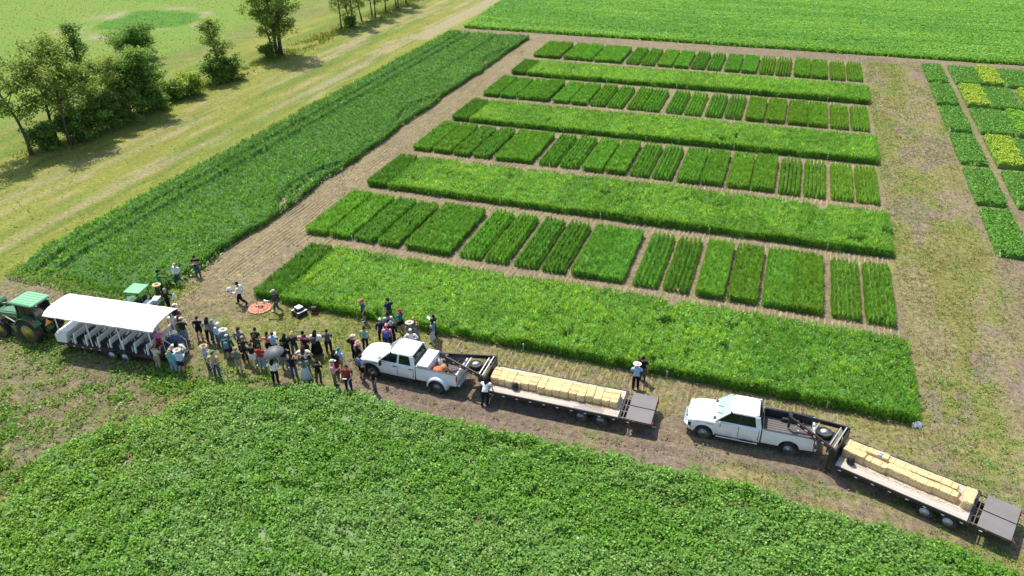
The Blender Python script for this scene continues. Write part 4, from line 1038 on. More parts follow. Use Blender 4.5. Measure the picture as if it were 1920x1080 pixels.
# ------------------------------------------------------------------ gooseneck trailers
def lettering(name, text, size, mat, parent, loc, rot):
    cu = bpy.data.curves.new(name, 'FONT'); cu.body = text; cu.size = size; cu.extrude = .003; cu.align_x = 'CENTER'; cu.align_y = 'CENTER'; cu.shear = .25
    tmp = bpy.data.objects.new('tmp_text', cu); COL.objects.link(tmp)
    dg = bpy.context.evaluated_depsgraph_get(); me = bpy.data.meshes.new_from_object(tmp.evaluated_get(dg))
    bpy.data.objects.remove(tmp); me.materials.clear(); me.materials.append(mat)
    o = link(name, me, parent); o.location = loc; o.rotation_euler = rot
    return o
def trailer(loc, rz, L, wx, label, grey, clean):
    T = empty('gooseneck_trailer', loc, rz); tag(T, label, 'trailer', 'black gooseneck flatbed trailers')
    W, Z = 1.22, .86
    fr = MB()
    for sd in (-1, 1):
        fr.box(-L, 0, sd*W-.035, sd*W+.035, Z-.16, Z+.012); fr.box(-L-1.3, .1, sd*.5-.06, sd*.5+.06, Z-.40, Z-.09)
    for i in range(int(L/.6)+1): fr.box(-i*.6-.05, -i*.6+.03, -W+.03, W-.03, Z-.15, Z-.055)
    fr.box(-.06, .06, -W-.03, W+.03, Z-.18, Z+.05); fr.box(-L-.06, -L+.04, -W-.03, W+.03, Z-.18, Z-.005)
    fr.build('frame', BLACKP, T, bevel=.008)
    nb = 12; bw_ = 2*(W-.04)/nb
    cuts = [(0, L)]
    for i in range(nb):
        y = -W+.04+(i+.5)*bw_
        segs = [(0.07, L-.07, 0)]
        if grey:
            if i >= nb-5: segs = [(0.07, L*.70-.2*(i % 2), 0), (L*.70-.2*(i % 2)+.01, L*.88, 1), (L*.88+.01, L-.07, 0)]
            elif i < 3: segs = [(0.07, L*.62, 0), (L*.62+.01, L*.84, 1), (L*.84+.01, L-.07, 0)]
        for a, b, g in segs:
            MB().box(-b, -a, y-bw_/2+.006, y+bw_/2-.006, Z-.05, Z+.002+.004*((i*7) % 3)/2).build('plank', PLANKG if g else PLANK, T, bevel=.004)
    # neck
    cz = 1.62
    for sd in (-1, 1):
        nk = MB()
        nk.extrude([(.05, Z-.36), (.05, Z+.75), (.28, Z+.80), (.42, Z+.62), (.24, Z-.05), (.16, Z-.36)], [sd*.96, sd*1.10])
        nk.build('neck_upright', BLACKP, T, bevel=.012)
        be = MB(); be.bar((.20, sd*1.02, Z+.70), (2.80, sd*.16, cz+.12), .10, .24); be.build('neck_beam', BLACKP, T, bevel=.012)
        d = (Vector((2.80, sd*.16, cz+.12))-Vector((.20, sd*1.02, Z+.70)))
        for k in range(8):
            c_ = Vector((.20, sd*1.02, Z+.70))+d*(.13+.09*k); n_ = Vector((-d.y, d.x, 0)).normalized()*(sd)
            if n_.y*sd < 0: n_ = -n_
            ang = math.atan2(d.y, d.x)
            MB().cbox(c_+n_*.054, (.14, .012, .06), Matrix.Rotation(ang, 3, 'Z') @ Matrix.Rotation(-math.atan2(d.z, math.hypot(d.x, d.y)), 3, 'Y')).build('reflector', RIMW if k % 2 else REDL, T)
        # far face of the neck box
    bx_ = MB(); bx_.box(.06, .12, -1.0, 1.0, Z+.0, Z+.72); bx_.build('headboard', BLACKP, T, bevel=.01)
    MB().bar((.46, -.94, Z+.72), (.46, .94, Z+.72), .07).bar((.22, -1.0, Z+.78), (.22, 1.0, Z+.78), .07).bar((1.45, -.55, 1.60), (1.45, .55, 1.60), .07).build('neck_crossbar', STEEL, T, bevel=.008)
    MB().box(.5, 1.5, -.62, .62, 1.30, 1.335).box(.5, .56, -.8, .8, 1.05, 1.5).build('neck_tray', BLACKP, T)
    MB().tube([(2.78, 0, cz+.22), (2.78, 0, cz-.05)], .11, 10).tube([(2.78, 0, cz-.05), (2.78, 0, .98)], .065, 10).build('coupler', BLACKP, T)
    MB().tube([(2.70, .05, 1.25), (2.45, .12, 1.02), (2.2, .1, 1.1), (2.0, .06, 1.5)], .015, 6).tube([(2.7, -.05, 1.2), (2.5, -.2, .98), (2.3, -.12, 1.15), (2.1, -.1, 1.55)], .012, 6).build('safety_chain', STEEL, T)
    sp = wheel(T, 1.0, -.1, .38, .22, .21, RIMW, 1, name='spare_wheel'); sp.location = (1.02, -.10, 1.46); sp.rotation_euler = (math.radians(90), 0, 0)
    for sd in (-1, 1):
        MB().bar((.35, sd*.86, Z+.35), (.35, sd*.86, .12), .10).cbox((.35, sd*.86, .06), (.25, .25, .03)).build('jack_leg', BLACKP, T, bevel=.006)
        for i, x in enumerate(wx): wheel(T, -x, sd*1.09, .385, .24, .215, RIMW if clean else STEEL, sd, dish=.1)
        for i in range(int((L+1.2)/.78)):
            MB().cbox((-.35-i*.78, sd*(W+.045), Z-.145), (.14, .02, .045)).build('marker_light', RIMW, T)
    MB().bar((-wx[0], -1, .385), (-wx[0], 1, .385), .10).bar((-wx[1], -1, .385), (-wx[1], 1, .385), .10).build('axle', BLACKP, T)
    # hinge gap and folding ramps
    hg = MB()
    for y in (-1.1, -.55, 0, .55, 1.1): hg.box(-L-.36, -L+.02, y-.03, y+.03, Z-.10, Z-.02)
    hg.box(-L-.20, -L-.16, -1.2, 1.2, Z-.09, Z-.03)
    hg.build('hinge', simple('rusty steel', (.16, .12, .10), .6, .4, noise=.3), T)
    for sd in (-1, 1):
        r_ = MB().extrude([(-L-.34, Z+.025), (-L-1.72, Z+.0), (-L-1.72, Z-.05), (-L-.34, Z-.03)], [sd*.035, sd*1.20]).build('ramp', RAMPM, T, bevel=.008)
        MB().extrude([(-L-.34, Z-.04), (-L-1.74, Z-.06), (-L-1.70, Z-.34), (-L-.9, Z-.36), (-L-.34, Z-.24)], [sd*1.215, sd*1.24]).build('tail_skirt', BLACKP, T)
        MB().cbox((-L-1.77, sd*1.0, Z-.14), (.04, .2, .10)).build('tail_lamp', REDL, T)
    MB().box(-L-1.74, -L-.3, -.6, -.5, Z-.3, Z-.06).box(-L-1.74, -L-.3, .5, .6, Z-.3, Z-.06).bar((-L-1.70, -1.2, Z-.2), (-L-1.70, 1.2, Z-.2), .12, .16).build('tail_frame', BLACKP, T)
    return T
TR1 = trailer((21.5, -14.48, 0), math.pi+.006, 7.65, (5.55, 6.65), 'black gooseneck flatbed with greyed deck and one tight row of bales', True, False)
TR2 = trailer((40.32, -14.62, 0), math.pi-.338, 6.05, (4.3, 5.3), 'black gooseneck flatbed with pale deck and loosely set bales, lower right', False, True)
lettering('maker_letters', 'PJ', .24, RIMW, TR2, (.20+2.6*.62, 1.02-.86*.62+.062, 1.60), (math.radians(90), 0, math.radians(161.5)))

# ------------------------------------------------------------------ straw bales
def bale_mesh(l, w, h, seed):
    r_ = np.random.default_rng(seed); nl, nw, nh = 12, 6, 5
    bm = bmesh.new(); bmesh.ops.create_cube(bm, size=1.0)
    bmesh.ops.subdivide_edges(bm, edges=bm.edges[:], cuts=5, use_grid_fill=True)
    for v in bm.verts:
        x, y, z = v.co
        k = (abs(x*2)**8+abs(y*2)**8+abs(z*2)**8)
        f = 1-.14*max(0, (k-1)/2)
        n_ = (vnoise(np.array(x*5+seed), np.array(y*5+z*4), seed)-.5)*.11
        tw = 1-.035*math.exp(-((abs(x)-.22)/.05)**2)            # waist where the twine bites
        v.co = (x*l*(f+n_*.4), y*w*(f*tw+n_), (z+.5)*h*(1+n_*.8)*(1-.03*(z > .4)*math.exp(-((abs(x)-.22)/.05)**2)))
    bm.normal_update(); rs_ = random.Random(seed+70)
    for f in list(bm.faces):
        for _ in range(2 if rs_.random() < .8 else 1):
            c_ = f.calc_center_median()+Vector((rs_.uniform(-.04, .04), rs_.uniform(-.03, .03), rs_.uniform(-.03, .03))); c_ += f.normal*-.006
            if c_.z < .03: continue
            t_ = (f.normal*rs_.uniform(.15, .9)+Vector((rs_.uniform(-1, 1), rs_.uniform(-1, 1), rs_.uniform(-1, 1)))).normalized()*rs_.uniform(.04, .10)
            w_ = t_.cross(f.normal).normalized()*.007
            bm.faces.new([bm.verts.new(c_-w_), bm.verts.new(c_+w_), bm.verts.new(c_+t_)])
    me = bpy.data.meshes.new('straw_bale'); bm.to_mesh(me); bm.free(); me.materials.append(STRAWB)
    return me
BALES = [bale_mesh(1.10+.03*(i % 3), .465+.008*(i % 2), .40+.012*(i % 4), i) for i in range(7)]
TWINE = simple('straw-coloured twine', (.5, .34, .14), .8)
tw_me = [MB().box(x-.0065, x+.0065, -.232, .232, .0, .424).mesh('twine', TWINE) for x in (-.238, .238)]
brow = random.Random(11)
def bale(T, x, y, rz, label, group, dz=0):
    o = link('straw_bale', BALES[brow.randrange(7)]); place(o, T, x, y, .866+dz, rz+brow.uniform(-.05, .05)); o.scale = (brow.uniform(.97, 1.04), brow.uniform(.98, 1.04), brow.uniform(.90, 1.08)); o.rotation_euler.x += brow.uniform(-.02, .02)
    for t_ in tw_me: link('twine', t_, o)
    tag(o, label, 'straw bale', group)
    return o
def loose_straw(T, spots, label):
    s = Soup()
    for (x, y, sx, sy, n) in spots:
        M_ = Matrix.Translation(T.location) @ Matrix.Rotation(T.rotation_euler.z, 4, 'Z')
        pts = np.array([M_ @ Vector((random.gauss(x, sx), max(-1.15, min(1.15, random.gauss(y, sy))), .878+random.random()*.012)) for _ in range(n)])
        s.leaves(pts, rng.uniform(.08, .2, n), rng.uniform(0, 6.283, n), rng.uniform(-.05, .15, n), .14, tint(n, (.62, .50, .28), .2, .05))
    o = link('loose_straw', s.mesh('loose_straw', STRAWM)); tag(o, label, 'straw', kind='stuff')
loose_straw(TR1, [(-i*.6-.4, .55, .4, .10, 55) for i in range(12)]+[(-6.2, .72, .3, .10, 150)], 'loose straw scattered beside the bale row on the left trailer')
loose_straw(TR2, [(-i*.9-.6, .48, .4, .10, 60) for i in range(6)]+[(-i*1.0-.6, -.78, .4, .1, 40) for i in range(6)], 'loose straw scattered beside the bales on the right trailer')
NB = 16
for i in range(NB):
    bale(TR1, -.28-i*.460, -.02+brow.uniform(-.03, .03), math.pi/2, f'straw bale in the tight row on the greyed flatbed, {ORD[i]} from the gooseneck', 'bales on the left trailer')
for i in range(6):
    if i < 5: bale(TR2, -.62-i*1.03-(.02 if i else .0), .12+.03*(i % 2), brow.uniform(-.06, .06), f'straw bale in the near row on the pale deck, {ORD[i]} from the gooseneck', 'bales on the right trailer')
    if i < 5: bale(TR2, -.50-i*1.04, -.42, brow.uniform(-.05, .05), f'straw bale in the far row on the pale deck, {ORD[i]} from the gooseneck', 'bales on the right trailer')
bale(TR2, -5.72, -.12, math.pi/2+.05, 'straw bale lying crosswise at the tail of the pale deck', 'bales on the right trailer')

# bags left on the decks
def backpack(loc, rz, label, tilt=0.0):
    b = empty('backpack', loc, rz); tag(b, label, 'backpack')
    rings = []
    for z, w, d in ((0, .15, .09), (.05, .19, .12), (.25, .19, .13), (.38, .15, .11), (.44, .07, .06)):
        rings.append([(w*math.copysign(abs(math.cos(a))**.6, math.cos(a)), d*math.copysign(abs(math.sin(a))**.6, math.sin(a)), z) for a in [2*math.pi*k/14 for k in range(14)]])
    MB().loft(rings).build('pack', SEATD, b, smooth=True)
    MB().cbox((0, .15, .14), (.22, .06, .18)).build('pocket', BLACKR, b, bevel=.03)
    for sx in (-.08, .08): MB().tube([(sx, -.10, .40), (sx, -.19, .28), (sx, -.12, .08)], .015, 6).build('strap', BLACKR, b)
    b.rotation_euler = (tilt, 0, rz)
    return b
b = backpack((0, 0, 0), 0, 'dark backpack on the greyed deck in front of the bales'); place(b, TR1, -1.62, .62, .88, .3)
b = backpack((0, 0, 0), 0, 'black backpack leaning on the first bale of the right trailer'); place(b, TR2, -.62, .66, .88, 2.8)
BLUEB = simple('blue plastic', (.08, .2, .55), .4, noise=.2)
wb = empty('water_bottles'); place(wb, TR2, -1.75, -.36, 1.30); tag(wb, 'blue pack of small water bottles lying on the far bales', 'bottles')
for i in range(4):
    MB().lathe([(.03, 0), (.035, .02), (.035, .15), (.015, .19), (.015, .21)], 'x', 8, c=(0, i*.08-.12, .04)).build('bottle', BLUEB if i % 2 else RIMW, wb, smooth=True)

# ------------------------------------------------------------------ people wagon with white canopy
def wagon(loc, rz):
    T = empty('people_wagon', loc, rz); tag(T, 'white canopied people wagon with rows of benches behind the green tractor', 'wagon')
    L, W, Z = 7.1, 1.17, .62
    h = L/2
    MB().box(-h, h, -W, W, Z-.05, Z).build('deck', DECKD, T, bevel=.006)
    fr = MB()
    for sd in (-1, 1): fr.box(-h-.1, h+.1, sd*W-.04, sd*W+.04, Z-.20, Z+.015); fr.box(-h, h, sd*.5-.05, sd*.5+.05, Z-.26, Z-.06)
    fr.box(h+.02, h+.1, -W+.05, W-.05, Z-.2, Z); fr.box(-h-.1, -h-.02, -W+.05, W-.05, Z-.2, Z)
    fr.build('frame', simple('dark red frame', (.06, .025, .025), .5, noise=.3, dirt=.3), T, bevel=.006)
    for sd in (-1, 1):
        for i in range(7): MB().cbox((h-.5-i*.62, sd*(W+.047), Z-.10), (.14, .012, .06)).build('reflector', RIMW, T)
        for x in (-.36, -1.30):
            wheel(T, x, sd*1.25, .39, .22, .21, RIMW, sd)
        MB().box(-1.85, .2, sd*1.20, sd*1.40, Z+.17, Z+.19).build('mudguard', BLACKP, T, bevel=.006)
    # canopy: an arched sheet with a rolled edge
    prof = [(-1.34, 2.54), (-1.36, 2.60), (-1.12, 2.76), (-.72, 2.86), (0, 2.89), (.72, 2.86), (1.12, 2.76), (1.36, 2.60), (1.34, 2.54)]
    prof2 = [(y*.985, z-.045) for y, z in prof[1:-1]]
    ring = prof+prof2[::-1]
    rr = []
    CX0, CX1 = -3.85, 3.95
    n = 14
    for i in range(n+1):
        x = CX0+(CX1-CX0)*i/n; sag = .02*math.sin(i*math.pi)
        rr.append([(x, y, z+.012*math.cos(i*math.pi*2/2)) for y, z in ring])
    MB().loft(rr).build('canopy', simple('white canopy sheet', (.82, .82, .80), .6, noise=.03, scale=2), T)
    for sd in (-1, 1):
        for x in (-3.3, -1.1, 1.1, 3.3):
            MB().bar((x, sd*1.12, Z), (x, sd*1.12, 2.66), .055).build('post', WHITE2, T, bevel=.006)
        MB().bar((-3.6, sd*1.16, 2.60), (3.7, sd*1.16, 2.60), .05).build('canopy_rail', WHITE2, T)
    for x in (-3.3, -1.1, 1.1, 3.3): MB().tube([(x, y, z-.06) for y, z in prof[1:-1]], .022, 6).build('canopy_hoop', WHITE2, T)
    # benches: white backrest across the wagon, seat board and legs
    for i in range(7):
        x = 2.35-i*.87
        bk = MB().extrude([(x-.02, Z+.42), (x-.15, Z+.86), (x-.19, Z+.86), (x-.07, Z+.40)], [-1.14, 1.14]).build('backrest', WHITE2, T, bevel=.008)
        MB().box(x-.02, x+.36, -1.10, 1.10, Z+.40, Z+.44).build('seat', simple('dark bench seat', (.09, .075, .065), .7, noise=.3), T, bevel=.01)
        for y in (-1.0, 0, 1.0): MB().box(x+.02, x+.07, y-.03, y+.03, Z, Z+.40).box(x+.27, x+.32, y-.03, y+.03, Z, Z+.40).box(x+.03, x+.31, y-.025, y+.025, Z+.36, Z+.395).build('bench_leg', WHITE2, T)
        for sd in (-1, 1): MB().extrude([(x-.06, Z+.02), (x-.16, Z+.84), (x-.06, Z+.84), (x+.03, Z+.40), (x+.03, Z+.02)], [sd*1.14, sd*1.165]).build('bench_end', WHITE2, T, bevel=.006)
    # front locker
    MB().extrude([(2.95, Z+.0), (2.80, Z+.75), (3.50, Z+.75), (3.72, Z+.52), (3.70, Z+.0)], [-1.16, 1.16]).build('front_locker', WHITE2, T, bevel=.02)
    MB().cbox((3.14, 0, Z+.775), (.72, 2.2, .04)).build('locker_lid', WHITE2, T, bevel=.01)
    # hitch
    MB().bar((h, -.4, Z-.16), (h+1.1, 0, Z-.22), .09).bar((h, .4, Z-.16), (h+1.1, 0, Z-.22), .09).bar((h+1.0, 0, Z-.22), (h+1.55, 0, Z-.24), .10).build('tongue', BLACKP, T)
    # rear steps and rails
    st = MB()
    for i in range(3): st.box(-h-.12-.27*(i+1), -h-.12-.27*i, -.45, .45, Z-.08-.19*i, Z-.05-.19*i)
    st.bar((-h-.1, -.45, Z-.05), (-h-.95, -.45, .06), .04, .1).bar((-h-.1, .45, Z-.05), (-h-.95, .45, .06), .04, .1)
    st.build('rear_steps', BLACKP, T)
    for sd in (-1, 1): MB().tube([(-h-.05, sd*.48, Z), (-h-.05, sd*.48, Z+.95), (-h-.9, sd*.48, .95), (-h-.9, sd*.48, .1)], .022, 6).build('handrail', WHITE2, T)
    return T
WAG = wagon((-2.20, -17.92, 0), math.pi+.090)

# ------------------------------------------------------------------ tractor
def tractor(loc, rz):
    T = empty('tractor', loc, rz); tag(T, 'green cab tractor with yellow wheels and front loader, at the left edge', 'tractor')
    RX, FX = 0.0, 2.45
    for sd in (-1, 1):
        wheel(T, RX, sd*.86, .86, .46, .50, JDY, sd, tread=22, dish=.3)
        wheel(T, FX, sd*.84, .60, .36, .34, JDY, sd, tread=18, dish=.2)
        # mudguard round the rear wheel
        rg = []
        for a in range(20, 151, 13):
            c, s_ = math.cos(math.radians(a)), math.sin(math.radians(a)); r_ = .98
            rg.append([(RX+r_*c, sd*.55, .86+r_*s_), (RX+r_*c, sd*1.10, .86+r_*s_), (RX+(r_-.05)*c, sd*1.10, .86+(r_-.05)*s_), (RX+(r_-.05)*c, sd*.55, .86+(r_-.05)*s_)])
        MB().loft(rg).build('fender', JDG, T, bevel=.01)
        MB().cbox((-.55, sd*.98, 1.735), (.18, .2, .07)).build('tail_lamp', REDL, T, bevel=.02)
    MB().box(.5, 3.0, -.24, .24, .62, 1.05).build('engine_block', BLACKP, T, bevel=.03)
    hd = [(.85, 1.0), (.85, 1.72), (1.4, 1.72), (2.6, 1.58), (3.05, 1.45), (3.15, 1.0)]
    MB().extrude(hd, [-.40, -.34, 0, .34, .40], lambda x, y, z: (x, y*(1-.12*max(0, (x-1.4)/1.7)), z-(.10 if abs(y) > .39 and z > 1.3 else 0))).build('hood', JDG, T, bevel=.03)
    MB().box(3.10, 3.17, -.28, .28, 1.02, 1.40).build('grille', BLACKR, T, bevel=.02)
    for sd in (-1, 1): MB().box(1.2, 2.8, sd*.40-.008, sd*.40+.008, 1.34, 1.42).build('side_stripe', JDY, T)
    MB().tube([(1.55, -.30, 1.6), (1.55, -.30, 2.45), (1.50, -.30, 2.55)], .05, 8).build('exhaust_pipe', BLACKP, T)
    MB().bar((FX, -.75, .60), (FX, .75, .60), .16).bar((RX, -.8, .86), (RX, .8, .86), .26).build('axle', JDG, T)
    # cab
    x0, x1, w0, w1, zb, zt = -.62, .92, .66, .60, 1.32, 2.56
    fr = MB()
    for sd in (-1, 1):
        fr.bar((x1, sd*w0*.85, .95), (x1-.05, sd*w1, zt), .07).bar((x0, sd*w0, zb), (x0+.12, sd*w1, zt), .08).bar((.28, sd*w0, 1.0), (.25, sd*w1, zt), .06)
        fr.bar((x0, sd*w0, zb), (.3, sd*w0, zb), .06).bar((.28, sd*w0, .95), (x1, sd*w0*.85, .95), .06)
    fr.bar((x0, -w0, zb), (x0, w0, zb), .07)
    fr.build('cab_frame', simple('dark green frame', (.015, .05, .022), .4), T, bevel=.008)
    for sd in (-1, 1):
        q = [(.24, sd*(w0-.01), 1.02), (x1-.05, sd*w0*.86, 1.0), (x1-.08, sd*w1, zt-.03), (.22, sd*w1, zt-.03)]
        MB().quad(*q, .006).build('door_glass', GLASS, T)
        q = [(x0+.05, sd*(w0-.01), zb+.03), (.22, sd*(w0-.01), zb+.03), (.20, sd*w1, zt-.03), (x0+.14, sd*w1, zt-.03)]
        MB().quad(*q, .006).build('side_glass', GLASS, T)
    MB().quad((x0+.02, -w0+.05, zb+.04), (x0+.02, w0-.05, zb+.04), (x0+.11, w1-.04, zt-.03), (x0+.11, -w1+.04, zt-.03), .006).build('rear_glass', GLASS, T)
    MB().quad((x1, -w0*.8, 1.5), (x1, w0*.8, 1.5), (x1-.05, w1-.04, zt-.03), (x1-.05, -w1+.04, zt-.03), .006).build('front_glass', GLASS, T)
    rings = []
    for z, g in ((zt-.02, .0), (zt+.04, .10), (zt+.12, .11), (zt+.19, .02)):
        X0, X1, Wd = x0-.02-g, x1+.12+g, w1+.08+g; c = .14
        rings.append([(X1-c, -Wd, z), (X1, -Wd+c, z), (X1, Wd-c, z), (X1-c, Wd, z), (X0+c, Wd, z), (X0, Wd-c, z), (X0, -Wd+c, z), (X0+c, -Wd, z)])
    rf = MB().loft(rings).build('cab_roof', JDL, T, bevel=.02)
    for i in range(5): MB().box(x0+.10, x1+.02, -.52+i*.26-.04, -.52+i*.26+.04, zt+.188, zt+.205).build('roof_rib', JDL, rf, bevel=.008)
    MB().cbox((x0-.12, .45, zt+.03), (.06, .12, .10)).cbox((x0-.12, -.45, zt+.03), (.06, .12, .10)).build('work_lamp', LAMP, T, bevel=.02)
    MB().box(x0+.05, x1-.05, -.55, .55, .95, 1.05).build('cab_floor', SEATD, T)
    MB().cbox((.0, 0, 1.45), (.5, .5, .14)).cbox((-.25, 0, 1.78), (.14, .48, .6)).build('driver_seat', SEATD, T, bevel=.04)
    MB().lathe([(.19, 0), (.21, .015), (.19, .03), (.17, .015)], 'x', 14, c=(.55, 0, 1.75), closed=True).bar((.58, 0, 1.72), (.85, 0, 1.3), .05).build('steering_wheel', BLACKR, T)
    MB().box(.95, 1.35, .60, .95, .55, 1.0).build('fuel_tank', JDG, T, bevel=.05)
    for z in (.35, .62, .88): MB().box(.45, .85, .82, 1.05, z-.02, z+.02).build('step', BLACKP, T)
    MB().bar((.46, 1.04, .33), (.46, 1.0, 1.05), .03).bar((.84, 1.04, .33), (.84, 1.0, 1.05), .03).build('step_rail', BLACKP, T)
    # slow vehicle triangle and linkage at the back
    s_ = .24; pz = 1.30
    MB().add([(-1.02, .28+0, pz+s_*1.3), (-1.02, .28-s_, pz-s_*.45), (-1.02, .28+s_, pz-s_*.45), (-1.00, .28+0, pz+s_*1.3), (-1.00, .28-s_, pz-s_*.45), (-1.00, .28+s_, pz-s_*.45)], [(0, 1, 2), (3, 5, 4), (0, 3, 4, 1), (1, 4, 5, 2), (2, 5, 3, 0)]).build('warning_triangle', simple('orange sign', (.85, .30, .03), .5), T)
    MB().bar((-1.0, .28, 1.1), (-.7, .28, 1.0), .04).build('triangle_bracket', BLACKP, T)
    MB().box(-.75, .6, -.32, .32, .55, 1.1).build('gearbox', JDG, T, bevel=.04)
    lk = MB()
    for sd in (-1, 1): lk.bar((-.6, sd*.35, .62), (-1.5, sd*.42, .55), .07).bar((-.65, sd*.3, 1.2), (-1.2, sd*.42, .62), .05).bar((-.3, sd*.3, 1.3), (-.75, sd*.4, 1.25), .06)
    lk.bar((-.6, 0, .42), (-1.75, 0, .40), .09, .06).bar((-.6, 0, 1.05), (-1.3, 0, .95), .05)
    lk.build('hitch_linkage', BLACKP, T)
    # front loader
    for sd in (-1, 1):
        MB().bar((1.05, sd*.58, .8), (1.05, sd*.58, 1.75), .12, .16).build('loader_post', JDG, T, bevel=.01)
        MB().bar((1.02, sd*.58, 1.72), (2.5, sd*.58, 1.60), .10, .18).bar((2.48, sd*.58, 1.62), (3.75, sd*.58, 1.15), .10, .18).build('loader_arm', JDG, T, bevel=.01)
        MB().tube([(1.2, sd*.58, 1.0), (2.3, sd*.58, 1.48)], .045, 8).tube([(2.4, sd*.58, 1.78), (3.6, sd*.58, 1.45)], .04, 8).build('ram', STEEL, T)
    MB().bar((3.2, -.58, 1.35), (3.2, .58, 1.35), .10).build('loader_crossbar', JDG, T)
    MB().extrude([(3.7, 1.0), (3.62, 1.55), (3.8, 1.68), (4.35, 1.62), (4.30, 1.56), (3.82, 1.60), (3.70, 1.50), (3.78, 1.0)], [-1.0, 1.0]).build('bucket', JDG, T)
    for sd in (-1, 1): MB().extrude([(3.7, 1.0), (3.62, 1.55), (3.8, 1.68), (4.35, 1.62)], [sd*1.0, sd*1.02]).build('bucket_side', JDG, T)
    return T
TRAC = tractor((-8.10, -18.40, 0), math.pi+.03)

# ------------------------------------------------------------------ utility cart
def utv(loc, rz):
    T = empty('utility_cart', loc, rz); tag(T, 'small green-roofed utility cart with white cooler boxes behind the wagon', 'utility cart')
    for x in (.95, -.95):
        for sd in (-1, 1): wheel(T, x, sd*.60, .31, .24, .16, JDY, sd, tread=12)
    MB().extrude([(.45, .38), (.45, .80), (.75, .92), (1.25, .82), (1.40, .60), (1.38, .38)], [-.52, -.45, .45, .52]).build('nose', JDG, T, bevel=.03)
    MB().box(-1.35, 1.2, -.48, .48, .30, .42).build('chassis', BLACKP, T)
    MB().box(-.15, .5, -.62, .62, .38, .44).build('floor', BLACKR, T)
    for sd in (-1, 1):
        MB().cbox((.0, sd*.28, .66), (.46, .46, .14)).cbox((-.22, sd*.28, .92), (.12, .46, .5)).build('seat', SEATD, T, bevel=.04)
        MB().tube([(.62, sd*.56, .8), (.42, sd*.54, 1.78), (-.42, sd*.54, 1.78), (-.50, sd*.56, .5)], .028, 8).build('roll_bar', BLACKP, T)
    MB().lathe([(.15, 0), (.165, .012), (.15, .025), (.135, .012)], 'x', 12, c=(.36, .28, 1.05), closed=True).build('steering_wheel', BLACKR, T)
    rings = []
    for z, g in ((1.78, 0), (1.82, .04), (1.87, .02), (1.90, -.12)):
        X, Y = .56+g, .60+g; c = .08; rings.append([(X-c, -Y, z), (X, -Y+c, z), (X, Y-c, z), (X-c, Y, z), (-X+c, Y, z), (-X, Y-c, z), (-X, -Y+c, z), (-X+c, -Y, z)])
    MB().loft(rings).build('roof', JDL, T, bevel=.01)
    bd = MB(); bd.box(-1.50, -.42, -.66, .66, .58, .63); bd.box(-1.50, -.42, -.66, -.63, .63, .88); bd.box(-1.50, -.42, .63, .66, .63, .88); bd.box(-1.50, -1.47, -.63, .63, .63, .88); bd.box(-.45, -.42, -.63, .63, .63, .88)
    bd.build('cargo_box', JDG, T)
    return T
UTV = utv((-4.05, -14.05, 0), math.pi+.16)
for i, (x, y, nm) in enumerate(((-.78, .28, 'white cooler box at the near side of the utility cart bed'), (-1.05, -.30, 'white cooler box at the far side of the utility cart bed'))):
    c = empty('cooler_box'); place(c, UTV, x, y, .632, .1*i); tag(c, nm, 'cooler')
    MB().box(-.22, .22, -.30, .30, 0, .34).build('box', WHITE2, c, bevel=.02); MB().box(-.235, .235, -.315, .315, .342, .40).build('lid', WHITE2, c, bevel=.02)

# ------------------------------------------------------------------ drone pad, drone, box, flags, umbrella
PADM = simple('orange pad cloth', (.62, .20, .12), .7, noise=.08)
pd = empty('drone_pad', (3.28, -11.08, .03)); tag(pd, 'round orange drone landing pad with dark ring on the grass', 'landing pad')
MB().lathe([(.76, 0), (.78, .006), (.77, .014), (.001, .016)], 'z', 36).build('mat', PADM, pd)
MB().lathe([(.53, .018), (.57, .018), (.57, .022), (.53, .022)], 'z', 36, closed=True).build('ring', BLACKR, pd)
dr = empty('drone', (3.30, -11.05, .045), .5); tag(dr, 'small grey quadcopter drone standing on the orange pad', 'drone')
MB().loft([[(.14*k, .07*k2, z) for k, k2 in ((-1, -1), (1, -.7), (1, .7), (-1, 1))] for z in (.10, .19)]).build('body', simple('grey drone shell', (.30, .29, .29), .4), dr, bevel=.025)
for a in (45, 135, 225, 315):
    c, s_ = math.cos(math.radians(a)), math.sin(math.radians(a))
    arm = MB().tube([(.08*c, .05*s_, .16), (.33*c, .33*s_, .19)], .018, 6).build('arm', BLACKR, dr)
    MB().lathe([(.03, .17), (.035, .24), (.01, .26)], 'z', 10, c=(.33*c, .33*s_, 0)).build('motor', BLACKR, dr)
    MB().bar((.33*c-.17*s_, .33*s_+.17*c, .265), (.33*c+.17*s_, .33*s_-.17*c, .265), .03, .006).build('propeller', BLACKR, dr)
    MB().tube([(.10*c, .08*s_, .12), (.20*c, .16*s_, .0)], .012, 6).build('leg', BLACKR, dr)
MB().lathe([(.045, .04), (.05, .09), (.02, .11)], 'z', 10, c=(.14, 0, 0)).build('camera_gimbal', RIMW, dr)
bx = empty('ground_robot', (6.35, -10.95, 0), -.35); tag(bx, 'black box machine with white lid and white bars by the crop edge', 'machine')
MB().box(-.42, .42, -.36, .36, .08, .38).build('case', BLACKR, bx, bevel=.04)
for x in (-.33, .33): MB().box(x-.07, x+.07, -.37, .37, .382, .40).build('white_bar', RIMW, bx, bevel=.006)
MB().box(-.24, .24, -.24, .24, .384, .60).build('upper_case', BLACKR, bx, bevel=.03); MB().box(-.23, .23, -.22, .22, .602, .64).build('white_lid', RIMW, bx, bevel=.012)
for x in (-.25, .25):
    for sd in (-1, 1): wheel(bx, x, sd*.36, .13, .08, .07, STEEL, sd)
gen = empty('generator', (7.20, -10.45, 0), .3); tag(gen, 'small black and red generator next to the white-lidded machine', 'generator')
